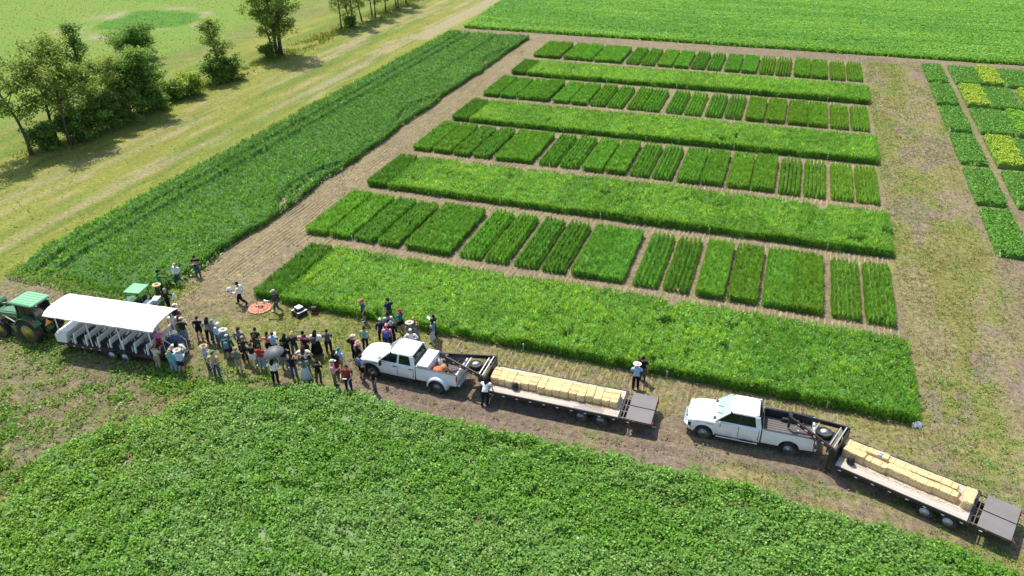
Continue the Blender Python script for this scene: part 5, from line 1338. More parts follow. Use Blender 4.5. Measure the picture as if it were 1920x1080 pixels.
MB().box(-.24, .24, -.18, .18, .05, .18).build('base', simple('red plastic', (.42, .03, .03), .4), gen, bevel=.03)
MB().lathe([(.16, -.2), (.2, -.15), (.2, .15), (.16, .2)], 'x', 14, c=(0, 0, .34)).build('tank', BLACKR, gen, smooth=True)
MB().tube([(-.22, -.15, .1), (-.22, -.15, .55), (.22, -.15, .55), (.22, -.15, .1)], .015, 6).build('frame_bar', BLACKR, gen)
# white bag at the corner of the near strip
WBAG = simple('white plastic sack', (.78, .78, .78), .45, noise=.08)
o = heap('white_sack', .5, .4, .30, WBAG, 21); o.location = (44.35, -10.1, .0); tag(o, 'crumpled white plastic sack at the right corner of the near strip', 'sack')
o = heap('white_sack', .38, .32, .3, WBAG, 23); q_ = at(430, 545); o.location = (q_.x, q_.y, 0); tag(o, 'white sack on the bare ground left of the walking woman', 'sack')
# plot stakes
stk_me = MB().box(-.012, .012, -.012, .012, 0, .55).mesh('stake', RIMW); tg_me = MB().box(-.05, .05, -.006, .006, .0, .13).mesh('label_card', simple('pale plot card', (.75, .62, .55), .6))
k_ = 0
for r, y0 in enumerate(ROWY):
    for c in range(10):
        if (r*7+c*3) % 4 == 3: continue
        s_ = empty('plot_stake', (c*4.45+4.30+pr.uniform(-.05, .05), y0-.12, 0), pr.uniform(-.3, .3))
        link('stake', stk_me, s_); t_ = link('card', tg_me, s_); t_.location = (0, -.02, .42)
        tag(s_, f'white plot stake at the front right of plot pair {ORD[c]} from left, {ROWN[r]} row', 'stake', 'plot stakes')
for r, (a, b) in enumerate(STRIPY):
    for c in range(3, 10, 2):
        s_ = empty('plot_stake', (c*4.45-.3, a-.15, 0), pr.uniform(-.3, .3))
        link('stake', stk_me, s_); t_ = link('card', tg_me, s_); t_.location = (0, -.02, .42)
        tag(s_, f'stake before the wide strip {SN[r].split(",")[0]}, {ORD[(c-3)//2]} from left', 'stake', 'strip stakes')
# pink flag lying at the lane
fg = empty('pink_flag', at(423, 533), .4); tag(fg, 'small pink marker flag on the bare lane corner', 'flag')
MB().tube([(0, 0, 0), (.05, 0, .45)], .006, 6).build('wire', STEEL, fg); MB().quad((.05, 0, .45), (.04, 0, .33), (.22, .03, .34), (.22, .03, .44), .004).build('cloth', simple('pink cloth', (.75, .25, .28), .6), fg)

# ------------------------------------------------------------------ trees and bushes along the field edge
BARK = simple('bark', (.10, .082, .062), .95, noise=.35, scale=9, bump=.4)
def tree(name, base, H, spread, label, cat, group=None, stems=1, lean=(0, 0), crown_base=.35, leaf=(.20, .38), per=60, col=(.045, .075, .022), nl=12, seed=0, trunk_r=None, col2=None, narrow=1.0):
    spread *= 1.15; r_ = random.Random(seed); T = empty(name, base); tag(T, label, cat, group)
    global rng
    keep = rng; rng = np.random.default_rng(seed+50)
    tb = MB(); cl = []
    tr = trunk_r or H*.017
    for s_ in range(stems):
        a0 = 2*math.pi*s_/max(1, stems)+r_.uniform(-.5, .5); off = Vector((math.cos(a0), math.sin(a0), 0))*(0 if stems == 1 else spread*.16)
        fan = Vector((math.cos(a0), math.sin(a0), 0))*(0 if stems == 1 else spread*.38)
        hs = H*(1 if s_ == 0 else r_.uniform(.72, .97))
        pts = []; wig = Vector((r_.uniform(-1, 1), r_.uniform(-1, 1), 0))*.03*H
        for i in range(9):
            t = i/8
            pts.append(off+fan*t**1.3+Vector((lean[0]*t**1.2, lean[1]*t**1.2, hs*t*.96))+wig*math.sin(t*5+s_))
        tb.tube(pts, [tr*(1.25 if i == 0 else 1)*(1-.88*i/8)+.012 for i in range(9)], 8)
        n = max(3, int(nl*(1 if stems == 1 else .75)))
        for k in range(n):
            t = crown_base+(0.98-crown_base)*((k+r_.random()*.7)/n); f = t*8; i = min(7, int(f)); p0 = pts[i].lerp(pts[i+1], f-i)
            tt = (t-crown_base)/(1-crown_base)
            prof = (math.sin(math.pi*min(1, .22+.74*tt)))**.8*.95+.12
            ln = spread*prof*r_.uniform(.55, 1.1)*narrow; az = k*2.4+r_.uniform(-.6, .6); up = r_.uniform(.25, .8)+.35*tt
            d = Vector((math.cos(az)*math.cos(up), math.sin(az)*math.cos(up), math.sin(up)))
            p1 = p0+d*ln*.5+Vector((0, 0, .05*ln)); p2 = p0+d*ln+Vector((r_.uniform(-.1, .1), r_.uniform(-.1, .1), -.08*ln))
            tb.tube([p0, p1, p2], [tr*.36*(1-t*.5)+.008, tr*.2+.006, .008], 5)
            m_ = max(2, int(ln/.55))
            for j in range(m_+1):
                q = .38+.66*j/m_; c = p0.lerp(p1, q*2) if q < .5 else p1.lerp(p2, (q-.5)*2)
                cl.append((c+Vector((r_.gauss(0, .28), r_.gauss(0, .28), r_.gauss(.05, .22)))*(spread/2.6)**.5, r_.uniform(.40, .78)*(spread/2.4)**.45))
        cl.append((pts[-1], .5))
    tb.build('trunk', BARK, T, smooth=True)
    s = Soup()
    for c, rad in cl:
        n = int(per*r_.uniform(.6, 1.3)); g = rng.normal(0, 1, (n, 3)); g /= np.linalg.norm(g, axis=1)[:, None]
        rr = rad*rng.uniform(.25, 1.0, n)[:, None]**.6
        Pp = np.array(c)+g*rr*np.array((1.15, 1.15, .8))
        base_c = np.array(col)*r_.uniform(.8, 1.25)
        if col2 and r_.random() < .35: base_c = np.array(col2)
        s.leaves(Pp, rng.uniform(leaf[0], leaf[1], n), rng.uniform(0, 6.283, n), rng.uniform(-.7, .9, n), .55, tint(n, base_c, .22, .12))
    link('crown', s.mesh('crown', TREELEAF), T)
    rng = keep
    return T
TG = 'trees along the field edge'
OL = (.064, .096, .028); DK = (.054, .092, .028); OL2 = (.085, .115, .035)
tree('shade_tree', (-36.7, 7.0, 0), 10.2, 2.9, 'thin open tree leaning left, leftmost of the tree row', 'tree', TG, stems=1, lean=(-1.3, -1.0), crown_base=.34, col=OL, nl=22, seed=1, per=42)
tree('shade_tree', (-35.6, 10.2, 0), 10.3, 3.2, 'broad forked tree with two bare stems, second from the left', 'tree', TG, stems=2, lean=(-.9, -.2), crown_base=.36, col=OL, nl=24, seed=2, per=50, col2=OL2)
tree('shade_tree', (-36.4, 12.9, 0), 10.0, 2.3, 'sparse tree partly hidden behind the forked tree', 'tree', TG, stems=1, lean=(-.6, .6), crown_base=.3, col=OL, nl=18, seed=3, per=42)
tree('shade_tree', (-34.7, 14.6, 0), 11.6, 1.55, 'tall narrow tree leaning left with a long dark trunk', 'tree', TG, stems=1, lean=(-1.5, .2), crown_base=.32, col=DK, nl=22, seed=4, per=55)
tree('shade_tree', (-35.2, 17.4, 0), 7.6, 2.0, 'lighter green tree between the tall narrow tree and the round one', 'tree', TG, stems=2, lean=(-.4, .3), crown_base=.25, col=OL2, nl=12, seed=5, per=45)
tree('round_tree', (-35.8, 21.0, 0), 6.9, 2.9, 'dense round dark green tree at the right end of the left clump', 'tree', TG, stems=3, lean=(-.2, .2), crown_base=.12, col=(.045, .085, .026), col2=(.075, .12, .04), nl=24, seed=6, per=72)
for i, (x, y, h, sp) in enumerate(((-36.2, 8.6, 2.6, 1.2), (-35.4, 11.6, 3.0, 1.5), (-35.3, 13.4, 3.1, 1.5), (-35.0, 16.0, 3.5, 1.6), (-34.8, 18.4, 3.4, 1.6), (-35.0, 23.4, 2.3, 1.2))):
    tree('shrub', (x, y, 0), h, sp, f'dark shrub under the left clump of trees, {ORD[i]} from the left', 'shrub', 'dark shrubs under the trees', stems=3, crown_base=.08, col=DK, nl=12, seed=20+i, per=57)
tree('field_bush', (-54.3, 42.1, 0), 4.2, 3.0, 'round bush standing alone in the field behind the trees', 'bush', stems=4, crown_base=.1, col=(.05, .095, .03), nl=16, seed=31, per=62)
tree('shrub', (-35.7, 27.2, 0), 1.9, 1.1, 'small dark shrub just right of the dense round tree', 'shrub', stems=3, crown_base=.08, col=DK, nl=9, seed=32, per=50)
tree('shrub', (-35.0, 29.4, 0), 2.3, 1.5, 'small light green bush between the round tree and the slim tree', 'shrub', stems=3, crown_base=.1, col=(.095, .135, .03), col2=(.065, .10, .025), nl=11, seed=33, per=55)
tree('shade_tree', (-36.0, 36.8, 0), 7.4, 1.9, 'slim small tree rising from dark shrubs in mid row', 'tree', TG, stems=1, lean=(-.5, .2), crown_base=.38, col=OL, nl=17, seed=34, per=52)
tree('shrub', (-35.3, 35.2, 0), 2.8, 1.5, 'dark shrub at the left foot of the slim small tree', 'shrub', stems=3, crown_base=.08, col=DK, nl=12, seed=35, per=55)
tree('shrub', (-34.9, 37.4, 0), 2.6, 1.4, 'dark shrub at the right foot of the slim small tree', 'shrub', stems=3, crown_base=.08, col=DK, nl=12, seed=36, per=55)
tree('shade_tree', (-36.2, 50.4, 0), 12.8, 3.5, 'big many-stemmed tree cut by the top edge of the picture', 'tree', TG, stems=5, lean=(-.2, .2), crown_base=.22, col=OL, col2=OL2, nl=19, seed=37, per=55, trunk_r=.17)
tree('shrub', (-36.6, 48.6, 0), 1.7, 1.0, 'low dark shrub at the foot of the big tree', 'shrub', stems=3, crown_base=.08, col=DK, nl=8, seed=38, per=50)
for i, (x, y, h) in enumerate(((-36.2, 68.8, 10.5), (-36.0, 72.0, 11), (-36.3, 76.0, 10.2), (-35.8, 79.6, 11), (-35.9, 84.2, 10), (-35.6, 88.2, 10.5), (-35.8, 92.5, 10))):
    tree('shade_tree', (x, y, 0), h, 2.0, f'slender tree in the far group at the top edge, {ORD[i]} from the left', 'tree', TG, stems=1+(i % 2), lean=(-.4, .3), crown_base=.20, col=OL, nl=16, seed=40+i, per=45, trunk_r=.12)
tree('shrub', (-35.8, 71.0, 0), 1.5, .9, 'low shrub among the far slender trees', 'shrub', stems=3, crown_base=.08, col=DK, nl=8, seed=55, per=45)

# ------------------------------------------------------------------ people
def joints(pose):
    J = dict(pelvis=(0, 0, .95), belly=(0, .0, 1.09), chest=(0, -.01, 1.30), neckb=(0, -.02, 1.455), neck=(0, 0, 1.56),
             hipR=(.095, 0, .88), kneeR=(.105, .02, .50), ankR=(.11, -.03, .085), toeR=(.125, .13, .04),
             hipL=(-.095, 0, .88), kneeL=(-.105, .02, .50), ankL=(-.11, -.03, .085), toeL=(-.125, .13, .04),
             shR=(.185, -.02, 1.405), elR=(.235, -.04, 1.12), wrR=(.25, .05, .885), shL=(-.185, -.02, 1.405), elL=(-.235, -.04, 1.12), wrL=(-.25, .05, .885))
    U = {
     'hang': {}, 
     'stand': dict(ankR=(.15, .03, .085), toeR=(.18, .19, .04), kneeR=(.13, .06, .50), ankL=(-.14, -.06, .085), toeL=(-.18, .09, .04)),
     'cross': dict(elR=(.245, .03, 1.14), wrR=(-.06, .20, 1.19), elL=(-.245, .03, 1.13), wrL=(.07, .22, 1.15)),
     'behind': dict(elR=(.27, -.12, 1.15), wrR=(.02, -.19, .97), elL=(-.27, -.12, 1.15), wrL=(-.03, -.20, .93)),
     'phone': dict(elR=(.25, .06, 1.15), wrR=(.08, .27, 1.33), elL=(-.25, .06, 1.15), wrL=(-.07, .27, 1.30)),
     'hips': dict(elR=(.38, -.08, 1.18), wrR=(.18, .05, 1.03), elL=(-.38, -.08, 1.18), wrL=(-.18, .05, 1.03)),
     'point': dict(elR=(.30, .20, 1.33), wrR=(.34, .44, 1.28), elL=(-.25, .02, 1.13), wrL=(-.18, .20, 1.02)),
     'shade': dict(elR=(.36, .14, 1.50), wrR=(.14, .17, 1.66), elL=(-.24, -.03, 1.12), wrL=(-.25, .06, .89)),
     'clasp': dict(elR=(.27, -.02, 1.13), wrR=(.04, .18, .98), elL=(-.27, -.02, 1.13), wrL=(-.04, .19, .97)),
     'hold': dict(elR=(.24, .02, 1.14), wrR=(.17, .25, 1.22)),
     'bag': dict(elR=(.27, .06, 1.15), wrR=(.20, .32, 1.06), elL=(-.26, .06, 1.15), wrL=(-.18, .32, 1.04)),
     'walk': dict(kneeR=(.10, .17, .50), ankR=(.10, .22, .085), toeR=(.11, .38, .05), kneeL=(-.10, -.05, .49), ankL=(-.10, -.33, .13), toeL=(-.11, -.20, .035),
                  elR=(.24, -.14, 1.14), wrR=(.24, -.08, .92), elL=(-.25, .06, 1.15), wrL=(-.20, .27, 1.06)),
     'lean': dict(belly=(0, .07, 1.08), chest=(0, .19, 1.25), neckb=(0, .27, 1.38), neck=(0, .33, 1.47), shR=(.185, .24, 1.34), shL=(-.185, .24, 1.34),
                  elR=(.27, .30, 1.10), wrR=(.20, .50, .94), elL=(-.27, .30, 1.10), wrL=(-.20, .50, .94), ankL=(-.12, -.16, .085), toeL=(-.13, 0, .04)),
     'sit': dict(hipR=(.095, .03, .90), kneeR=(.12, .42, .90), ankR=(.12, .45, .49), toeR=(.13, .6, .45), hipL=(-.095, .03, .90), kneeL=(-.12, .42, .90), ankL=(-.12, .45, .49), toeL=(-.13, .6, .45),
                 elR=(.25, .06, 1.13), wrR=(.14, .32, 1.0), elL=(-.25, .06, 1.13), wrL=(-.14, .32, 1.0)),
    }[pose]
    J.update(U)
    return {k: Vector(v) for k, v in J.items()}
BONES = [('pelvis', 'belly', .128, .118, 'torso'), ('belly', 'chest', .118, .128, 'torso'), ('chest', 'neckb', .128, .075, 'torso'), ('neckb', 'neck', .062, .052, 'neck')]
for S_ in 'RL':
    BONES += [('pelvis', 'hip'+S_, .12, .092, 'hip'), ('hip'+S_, 'knee'+S_, .090, .058, 'thigh'), ('knee'+S_, 'ank'+S_, .056, .040, 'shin'), ('ank'+S_, 'toe'+S_, .042, .034, 'foot'),
              ('chest', 'sh'+S_, .11, .066, 'shoulder'), ('sh'+S_, 'el'+S_, .058, .043, 'uparm'), ('el'+S_, 'wr'+S_, .042, .030, 'forearm')]
NSUB = {'torso': 2, 'neck': 1, 'hip': 1, 'thigh': 4, 'shin': 4, 'foot': 1, 'shoulder': 1, 'uparm': 4, 'forearm': 3}
HEADS = None
def head_mesh():
    """head with brow, nose, chin and ears; origin at the top of the neck, face towards +y"""
    bm = bmesh.new(); bmesh.ops.create_uvsphere(bm, u_segments=16, v_segments=12, radius=1.0)
    for v in bm.verts:
        x, y, z = v.co
        w = .078*(1-.18*max(0, -z)); d = .098; h = .118
        X, Y, Z = x*w, y*d+.015, z*h+.085
        if y > .6 and abs(x) < .25 and -.35 < z < .12: Y += .022*(1-abs(x)/.25)          # nose
        if y > .3 and -.95 < z < -.6: Y += .012                                          # chin
        if y > .5 and .12 < z < .4: Y += .006                                            # brow
        if abs(x) > .93 and abs(z) < .35: X *= 1.16; Y -= .004                           # ears
        v.co = (X, Y, Z)
    V = [v.co.copy() for v in bm.verts]; bm.verts.index_update(); F = [tuple(v.index for v in f.verts) for f in bm.faces]; bm.free()
    return V, F
HV, HF = head_mesh()
def tube_rings(pts, rs, n=5):
    b = MB(); b.tube(pts, rs, n); return [Vector(p) for p in b.v], b.f
def make_body(pose):
    J = joints(pose)
    vs = []; es = []; rad = []; idx = {}
    def vid(k, r):
        if k not in idx: idx[k] = len(vs); vs.append(J[k]); rad.append(r)
        return idx[k]
    for a, b, ra, rb, part in BONES:
        i = vid(a, ra); n = NSUB[part]; last = i
        for k in range(1, n):
            t = k/n; vs.append(J[a].lerp(J[b], t)); rr = ra+(rb-ra)*t
            if part == 'shin': rr += .012*math.sin(math.pi*min(1, t*1.6))
            rad.append(rr); es.append((last, len(vs)-1)); last = len(vs)-1
        j = vid(b, rb); es.append((last, j))
    me = bpy.data.meshes.new('sk'); me.from_pydata([tuple(v) for v in vs], es, [])
    o = bpy.data.objects.new('sk', me); COL.objects.link(o)
    md = o.modifiers.new('Skin', 'SKIN'); md.use_smooth_shade = True; md.branch_smoothing = .6
    if not me.skin_vertices: me.skin_vertices.new()
    for i, sv in enumerate(me.skin_vertices[0].data): sv.radius = (rad[i], rad[i]); sv.use_root = (i == idx['pelvis'])
    ss = o.modifiers.new('Sub', 'SUBSURF'); ss.levels = 1; ss.render_levels = 1
    return o, J
POSES = ['hang', 'stand', 'cross', 'behind', 'phone', 'hips', 'point', 'shade', 'clasp', 'hold', 'bag', 'walk', 'lean', 'sit']
_tmp = {p_: make_body(p_) for p_ in POSES}
bpy.context.view_layer.update()
_dg = bpy.context.evaluated_depsgraph_get()
BODY = {}
BN = [(a, b, part) for a, b, _, _, part in BONES]
for p_, (o, J) in _tmp.items():
    me = bpy.data.meshes.new_from_object(o.evaluated_get(_dg))
    V = np.array([v.co for v in me.vertices]); F = [tuple(f.vertices) for f in me.polygons]
    # nearest bone and place along it
    best = np.full(len(V), 1e9); bone = np.zeros(len(V), int); tt = np.zeros(len(V))
    for k, (a, b, part) in enumerate(BN):
        A, B = np.array(J[a]), np.array(J[b]); d = B-A; t = np.clip(((V-A)@d)/(d@d), 0, 1); ds = np.linalg.norm(V-A-t[:, None]*d, axis=1)
        if part == 'shoulder': ds = ds+.02
        m_ = ds < best; best[m_] = ds[m_]; bone[m_] = k; tt[m_] = t[m_]
    part = np.array([BN[k][2] for k in bone])
    # broad and flat trunk
    tor = np.isin(part, ('torso', 'shoulder', 'hip')); cy = np.interp(V[:, 2], [J['pelvis'].z, J['chest'].z, J['neckb'].z], [J['pelvis'].y, J['chest'].y, J['neckb'].y])
    V[tor, 0] *= 1.14; V[tor, 1] = cy[tor]+(V[tor, 1]-cy[tor])*.86
    lat = MB(); lat.v = [tuple(v) for v in V]; lat.f = list(F)
    # head on the neck, tilted with it
    nk = J['neck']; tilt = Matrix.Rotation(-.28 if p_ == 'lean' else -.06, 3, 'X')
    lat.add([tuple(nk+tilt @ v) for v in HV], HF)
    # hands: palm, four fingers and a thumb
    for S_ in 'RL':
        w = J['wr'+S_]; d = (w-J['el'+S_]).normalized(); side = 1 if S_ == 'R' else -1
        ref = Vector((0, 1, 0)) if abs(d.y) < .8 else Vector((0, 0, 1))
        b1 = (ref-d*ref.dot(d)).normalized(); n1_ = d.cross(b1)           # b1 across the palm
        pv, pf = tube_rings([w-d*.01, w+d*.03, w+d*.085], [.026, .036, .033], 8)
        pv = [w+(p-w)-n1_*((p-w).dot(n1_))*.5 for p in pv]; lat.add(pv, pf)
        for i, (off, ln) in enumerate(((-.026, .062), (-.009, .075), (.009, .070), (.026, .055))):
            s0 = w+d*.078+b1*off; cr = n1_*side*.018
            fv, ff = tube_rings([s0, s0+d*ln*.45+cr*.4, s0+d*ln*.78+cr*1.2, s0+d*ln*.9+cr*2.0], [.0095, .009, .008, .005], 5); lat.add(fv, ff)
        s0 = w+d*.02+b1*.030
        fv, ff = tube_rings([s0, s0+d*.028+b1*.025, s0+d*.058+b1*.030+n1_*side*.01], [.011, .010, .006], 5); lat.add(fv, ff)
    nb_ = len(V)
    # normals for clothing
    me2 = bpy.data.meshes.new('tmpn'); me2.from_pydata([tuple(v) for v in V], [], F); me2.update()
    N = np.array([v.normal for v in me2.vertices]); bpy.data.meshes.remove(me2)
    def cloth(mask, off, name):
        fs = [f for f in F if all(mask[i] for i in f)]
        use = sorted({i for f in fs for i in f}); mp = {u: k for k, u in enumerate(use)}
        VV = V[use]+N[use]*(off[use][:, None] if hasattr(off, '__len__') else off)
        mm = bpy.data.meshes.new(name); mm.from_pydata([tuple(v) for v in VV], [], [tuple(mp[i] for i in f) for f in fs])
        for q in mm.polygons: q.use_smooth = True
        mm.materials.append(SEATD); return mm
    sh = np.isin(part, ('torso', 'shoulder')) & (V[:, 2] > J['pelvis'].z-.05); hipz = np.isin(part, ('hip',)) & (V[:, 2] > J['pelvis'].z-.03)
    up = (part == 'uparm'); fo = (part == 'forearm'); th = (part == 'thigh'); sn = (part == 'shin'); hp = np.isin(part, ('hip',)) | ((part == 'torso') & (V[:, 2] < J['belly'].z-.01))
    noneck = part != 'neck'; sidev = np.array([BN[k][1][-1] for k in bone])
    B = dict(
        body=lat.mesh('body', [SEATD], smooth=True),
        tee=cloth((sh | hipz | (up & (tt < .62))) & noneck, .018, 'shirt'),
        tank=cloth((sh | hipz) & noneck & (V[:, 2] < J['neckb'].z-.02), .014, 'shirt'),
        long=cloth(sh | hipz | up | (fo & (tt < .93)), .020, 'shirt'),
        trousers=cloth(hp | th | (sn & (tt < .95)), .016, 'trousers'),
        shorts=cloth(hp | (th & (tt < .80)), .022, 'shorts'),
        shoes=[cloth(((part == 'foot') | (sn & (tt > .93))) & (sidev == S_), .010, 'shoe') for S_ in 'RL'], J=J, tilt=tilt)
    BODY[p_] = B
    bpy.data.objects.remove(o); bpy.data.meshes.remove(me)

# hats, hair, skirts (origin at the top of the neck, face +y)
def dome(rx, ry, rz, z0, cz=.085, cy=.013, n=16, m_=6, zmin=-.2):
    rings = []
    for i in range(m_+1):
        a = zmin+(math.pi/2-zmin)*i/m_; c, s_ = max(.001, math.cos(a)), math.sin(a)
        rings.append([(rx*c*math.cos(2*math.pi*k/n), cy+ry*c*math.sin(2*math.pi*k/n), cz+rz*s_) for k in range(n)])
    return rings
def hair_short():
    b = MB(); rr = dome(.086, .108, .128, 0)
    for ring in rr:
        for k, p in enumerate(ring):
            if p[1] > .065 and p[2] < .155: ring[k] = (p[0], .06, p[2]+.03)             # open at the face
    for ring in rr[:2]:
        for k, p in enumerate(ring):
            if p[1] < .03: ring[k] = (p[0], p[1], p[2]-.02)
    b.loft(rr); return b
def hair_long(L=.30):
    b = hair_short()
    rings = [[(x*w, -.055+y*d-.02*i, .12-i*L/5) for x, y in [(math.cos(2*math.pi*k/10), math.sin(2*math.pi*k/10)) for k in range(10)]] for i, (w, d) in enumerate(((.080, .045), (.090, .045), (.10, .042), (.098, .036), (.080, .03), (.04, .02)))]
    b.loft(rings); return b
def hair_tail():
    b = hair_short(); b.tube([(0, -.09, .13), (0, -.15, .10), (0, -.15, -.02), (0, -.12, -.12)], [.03, .035, .03, .012], 8); return b
def hat_cap():
    b = MB(); b.loft(dome(.090, .112, .125, 0, cz=.10, zmin=0.0))
    top = [(.075*math.cos(a), .10+.105*math.sin(a), .112-.01*math.sin(a)) for a in [math.pi*k/8 for k in range(9)]]
    b.loft([top, [(x, y, z-.012) for x, y, z in top]]); return b
def hat_brim(R=.20, drop=.02, crown=.125):
    b = MB(); b.loft(dome(.090, .112, crown, 0, cz=.10, zmin=0.0))
    b.lathe([(.075, .105), (R*.6, .108), (R, .108-drop), (R, .098-drop), (R*.6, .096), (.075, .095)], 'z', 20, c=(0, .013, 0)); return b
def hood():
    b = MB(); b.loft(dome(.108, .128, .150, 0, zmin=-.9)); return b
HEADW = dict(short=hair_short(), long=hair_long(), longer=hair_long(.42), tail=hair_tail(), cap=hat_cap(), sun=hat_brim(.21, .025), wide=hat_brim(.25, .03), cowboy=hat_brim(.20, -.02, .15), bucket=hat_brim(.155, .05, .115), hood=hood())
HEADM = {k: b.mesh('hat' if k in ('cap', 'sun', 'wide', 'cowboy', 'bucket', 'hood') else 'hair', SEATD, smooth=True) for k, b in HEADW.items()}
def skirt_mesh(z1, r1):
    b = MB(); rings = []
    for i in range(6):
        t = i/5; z = 1.03+(z1-1.03)*t; r_ = .150+(r1-.150)*t
        rings.append([((r_+.012*math.sin(k*3.0)*t)*math.cos(2*math.pi*k/18)*1.08, (r_+.012*math.sin(k*3.0)*t)*math.sin(2*math.pi*k/18)*.9, z) for k in range(18)])
    b.loft(rings, caps=True); return b.mesh('skirt', SEATD, smooth=True)
SKIRTS = {'skirt': skirt_mesh(.20, .27), 'skirtknee': skirt_mesh(.55, .23)}

PAL = dict(black=(.013, .013, .015), charcoal=(.035, .038, .042), grey=(.20, .21, .22), white=(.78, .78, .77), cream=(.62, .54, .42), tan=(.44, .34, .22), khaki=(.36, .29, .19), navy=(.015, .025, .075),
           blue=(.07, .14, .32), denim=(.05, .10, .19), paledenim=(.24, .34, .44), sky=(.32, .47, .66), paleblue=(.50, .60, .74), teal=(.03, .22, .32), mint=(.20, .40, .32), turq=(.05, .50, .58), green=(.03, .30, .10),
           dgreen=(.015, .055, .032), forest=(.02, .13, .07), olive=(.07, .075, .045), sage=(.13, .16, .14), red=(.42, .025, .03), maroon=(.19, .025, .035), coral=(.72, .17, .17), pink=(.70, .30, .32), hotpink=(.80, .16, .38),
           brown=(.06, .04, .025), plum=(.07, .04, .07), straw=(.58, .45, .27), blond=(.48, .33, .15), hairdark=(.012, .010, .009), hairbrown=(.06, .035, .02), hairgrey=(.42, .40, .37), redhair=(.35, .06, .04), bluegrey=(.17, .23, .30), slate=(.07, .095, .11), lightgrey=(.5, .51, .52))
def check_mat(name, a_c, b_c, sc):
    if name in MATS: return MATS[name]
    m, nt, out = new_mat(name); ck = nt.nodes.new('ShaderNodeTexChecker'); tc = nt.nodes.new('ShaderNodeTexCoord'); ck.inputs['Scale'].default_value = sc
    ck.inputs['Color1'].default_value = (*a_c, 1); ck.inputs['Color2'].default_value = (*b_c, 1); nt.links.new(tc.outputs['Object'], ck.inputs['Vector'])
    p = P(nt, roughness=.85); nt.links.new(ck.outputs[0], p.inputs['Base Color']); nt.links.new(p.outputs[0], out.inputs[0]); MATS[name] = m
    return m
def pmat(c):
    if c == 'check': return check_mat('checked cloth', (.40, .40, .41), (.03, .03, .035), 13)
    if c == 'mottle': return check_mat('patterned cloth', (.42, .43, .46), (.16, .17, .19), 21)
    return simple('cloth '+c, PAL[c], .85, noise=.18, scale=18, spec=.2)
SKINS = [simple('skin light', (.52, .31, .22), .55, noise=.06), simple('skin tan', (.40, .22, .14), .55, noise=.06), simple('skin brown', (.20, .105, .06), .55, noise=.06), simple('skin dark', (.075, .042, .028), .5, noise=.06)]
def slot(o, m_):
    o.material_slots[0].link = 'OBJECT'; o.material_slots[0].material = m_
prs = random.Random(3)
PEOPLE = []
def person(px, py, face, pose, top, topc, bot, botc, head, headc, label, skin=0, scale=None, hair=None, z=0.0, shoes='charcoal', group='people standing at the plots', loc=None):
    q = at(px, py, z) if loc is None else Vector(loc)
    T = empty('person', (q.x, q.y, z), math.radians(face)); tag(T, label, 'person', group)
    s_ = scale or prs.uniform(.96, 1.05); wd = prs.uniform(1.10, 1.30)
    T.scale = (s_*wd, s_*wd, s_); T.rotation_euler = (prs.uniform(-.05, .04), prs.uniform(-.035, .035), math.radians(face+prs.uniform(-14, 14)))
    B = BODY[pose]
    o = link('body', B['body'], T); slot(o, SKINS[skin])
    o = link('shirt', B[top], T); slot(o, pmat(topc))
    if bot in SKIRTS: o = link('skirt', SKIRTS[bot], T); o.location = (0, B['J']['pelvis'].y, 0)
    else: o = link(bot, B[bot], T)
    slot(o, pmat(botc))
    for me_ in B['shoes']: o = link('shoe', me_, T); slot(o, pmat(shoes))
    nk = B['J']['neck']
    def hd(k, c):
        o = link('hat' if k in ('cap', 'sun', 'wide', 'cowboy', 'bucket', 'hood') else 'hair', HEADM[k], T); o.location = nk; o.rotation_euler = B['tilt'].to_euler(); slot(o, pmat(c))
    hd(head, headc)
    if head in ('cap', 'sun', 'wide', 'cowboy', 'bucket'): hd(hair[0] if hair else 'short', hair[1] if hair else 'hairbrown'); T.children[-1].scale = (.97, .97, .93)
    PEOPLE.append(T)
    return T
A = 20.0   # facing away from the camera
pp = person
pp(372.6, 517.5, 200, 'cross', 'tee', 'black', 'trousers', 'denim', 'cap', 'black', 'man in black tee and jeans with crossed arms, farthest up the lane')
pp(334.7, 532.5, 190, 'clasp', 'long', 'white', 'trousers', 'denim', 'cap', 'cream', 'person in white long-sleeved shirt and jeans by the dark green strip')
pp(306, 549, -40, 'point', 'tee', 'green', 'trousers', 'dgreen', 'cap', 'black', 'person in bright green shirt and black hat behind the straw-hatted person', 2)
pp(304, 571, -60, 'hang', 'long', 'brown', 'trousers', 'slate', 'wide', 'straw', 'person in brown jacket and straw hat beside the utility cart')
pp(319, 583, -60, 'bag', 'long', 'black', 'trousers', 'black', 'short', 'hairgrey', 'grey-haired person in black holding a white bag behind the canopy')
pp(335, 611, -30, 'hang', 'long', 'black', 'trousers', 'charcoal', 'cap', 'white', 'person in black with white cap half hidden by the canopy corner')
pp(331, 630, A, 'hang', 'tee', 'white', 'trousers', 'tan', 'tail', 'hairdark', 'dark-haired person in white top at the wagon steps')
pp(343, 631, -20, 'hang', 'tee', 'maroon', 'trousers', 'charcoal', 'short', 'hairdark', 'dark-haired person squeezed behind the green-shirted man by the wagon', 1)
pp(350, 641, 10, 'phone', 'tee', 'dgreen', 'trousers', 'paledenim', 'cap', 'cream', 'man in dark green shirt, pale jeans and light cap at the wagon rear')
pp(337, 664, 15, 'hang', 'long', 'blue', 'trousers', 'denim', 'bucket', 'white', 'person in blue denim shirt and white bucket hat at the wagon rear')
pp(340, 682, 15, 'hips', 'long', 'white', 'trousers', 'paledenim', 'longer', 'hairdark', 'dark-haired woman in loose white blouse with a hand on her hip')
pp(328.5, 697, 0, 'hang', 'tee', 'turq', 'trousers', 'paledenim', 'longer', 'blond', 'woman with long blond hair, turquoise top and pale jeans')
